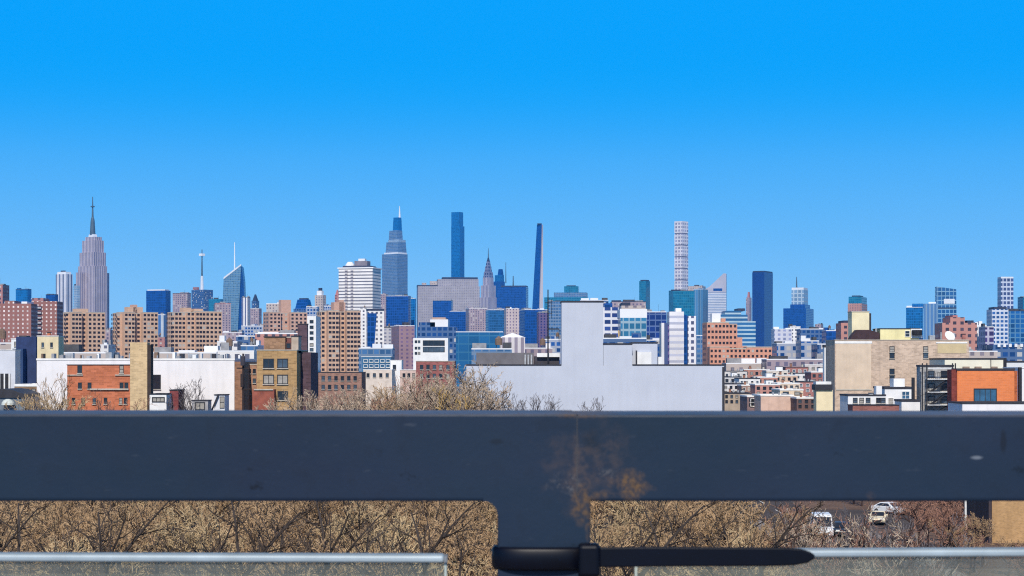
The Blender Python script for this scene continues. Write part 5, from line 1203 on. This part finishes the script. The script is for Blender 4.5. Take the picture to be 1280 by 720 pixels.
tower('blue tiled building directly against the tan block corner', 1018, 1042, 431, 900, JUMB2, 0, depth=18, cat='building', name='building', roofm=whiteR)
t = tower('dark blue office tower with a white gap behind the yellow penthouse', 1131, 1156, 385, 2700, COB, -14, .8, roofm=whiteR); tier(t, 1139, 1156, 380, COB, 'upper_tier')
t = tower('steel blue twin-ribbed tower between two darker blue towers', 1153.5, 1174, 380, 2600, glassy('ribbed_steel', (.07,.16,.33), (.2,.32,.46), 5, 300, .6, 1), -14, .8, plant=False); tier(t, 1160, 1171, 377.8, whiteR, 'roof_plant')
t = Tw(); t.Y = 2900; t.k = t.Y / F; t.cx = 1183; t.rot = 0
t.root = thing('tower', 'dark glass tower with a sloping roof line above the rose brick tower', 'tower', (wx(1183, 2900), 2900, 0), R(-8))
lx = lambda px: (px - 1183) * t.k; lz = lambda py: wz(py, 2900)
MB().profile([(lx(1170), 0), (lx(1195), 0), (lx(1194), lz(362)), (lx(1170), lz(358.5))], -13, 13).build('tower_body', glassy('slope_glass', (.02,.09,.24), (.2,.36,.5), 6, 7, .85, .8), t.root)
MB().box(lx(1179), lx(1192), -13.6, -13.02, lz(380), lz(374)).build('white_band', plc, t.root); MB().box(lx(1169.6), lx(1194.4), -13.4, 13.3, lz(386), lz(384.6)).build('belt', dkcap, t.root)
t = tower('slim dark tower with pale grid lines at the far right', 1249, 1264.5, 348, 2500, facade('grid_line_tower', (.50,.55,.66), (.05,.07,.18), 5.0, 6.2, .74, .66, .2, .3, 0), 0, depth=18, plant=False); tier(t, 1249, 1264.5, 346.3, plc, 'roof_edge')
t = tower('white-edged blue tower below the slim grid tower', 1236.5, 1257, 387, 1600, facade('white_edge_blue', (.62,.66,.74), (.03,.09,.26), 3.6, 3.6, .7, .6), 0, depth=18, plant=False); tier(t, 1239, 1255, 384, dkcap, 'roof_plant')
t = tower('large blue glass block at the right edge under the slim grid tower', 1256, 1300, 389.5, 1650, facade('right_blue', (.10,.25,.42), (.008,.075,.24), 4.5, 4.2, .8, .8, .2, .6), 0, depth=25, roofm=dkcap)
tower('teal tower cut by the right frame edge', 1275.5, 1300, 372, 2300, TEAL, 0, depth=25)
t = tower('low navy building with white parapet dashes below the large blue block', 1234, 1310, 431, 900, JUMB2, 0, depth=20, cat='building', name='building', plant=False)
for x in range(1240, 1284, 7): MB().box(off(t,x)[0], off(t,x+3.4)[0], -10.5, -10.01, wz(434, 900), wz(430, 900)).build('parapet_block', whiteR, t.root)
tower('white slab tower with grey windows right of the rose brick tower', 1216, 1229, 408, 1000, WHITEG, 0, depth=14, cat='apartment tower', name='apartment_tower', roofm=whiteR)
tower('dark violet gridded tower beside the white slab tower', 1227.5, 1238, 409.5, 980, facade('violet_grid', (.5,.48,.6), (.05,.03,.13), 3.4, 3.3, .7, .7), 0, depth=14, cat='apartment tower', name='apartment_tower')

# --- low blocks that close the gaps on the horizon, one by one
FILL = [ # x0,x1,top,Y,mat,label
 (275, 300, 428, 900, WHITEG, 'white roofed low block right of the widest housing tower'), (298, 330, 421, 1100, JUMB2, 'blue low office right of the widest housing tower'),
 (280, 304, 416, 1900, MAUVE, 'mauve low block under the slanted glass tower'), (303, 331, 408, 2100, JUMB, 'pale blue low block under the slim white tower'),
 (276, 322, 440, 640, WHITEG, 'white low house row end behind the utility pole'), (305, 326, 433, 760, STEELB, 'blue-grey low shed block behind the utility pole'),
 (384, 398, 384, 2000, JUMB, 'pale slot building between two housing towers'), (450, 492, 436, 1000, STEELB, 'low steel blue block below the white terraced building'),
 (130, 140, 432, 1000, WHITEG, 'white low block between the first two housing towers'), (74, 142, 442, 620, BEIGE, 'beige roofline house behind the long white wall'),
 (190, 276, 442, 640, BEIGE, 'long beige rooftop block behind the white wall'), (636, 690, 436, 1000, MAUVE, 'mauve low block under the deep blue office block'),
 (590, 640, 437, 800, STEELB, 'slate low block under the teal glass hall'), (680, 704, 425, 1100, JUMB, 'framed blue low block behind the roof mast'),
 (752, 806, 424, 800, JUMB2, 'low blue shopfloor block behind the lower bulkhead step'), (800, 836, 426, 1000, JUMB2, 'navy low block left of the white fin tower'),
 (868, 884, 420, 1500, STEELB, 'steel blue low block between white piers and coral tower'), (1198, 1240, 440, 800, BEIGE, 'beige low block under the white slab tower'),
 (905, 960, 455, 900, BEIGE, 'long beige low building under the coral slab'), (955, 1040, 450, 880, MAUVE, 'long mauve low building behind the packed rooftops'),
 (-20, 40, 430, 700, BEIGE, 'beige low building behind the left edge houses'), (322, 398, 418, 900, ROSE, 'brown low block behind the ochre flats rooftop'),
 (550, 610, 424, 1500, NAVY, 'navy low block behind the teal glass hall'), (725, 760, 376, 2200, JUMB2, 'blue block hidden mostly behind the tall bulkhead'),
]
for (a_, b_, yt, Y, m, lab) in FILL:
    tower(lab, a_, b_, yt, Y, m, 0, depth=18, cat='building', name='low_building', group='low buildings closing the skyline gaps', roofm=whiteR)
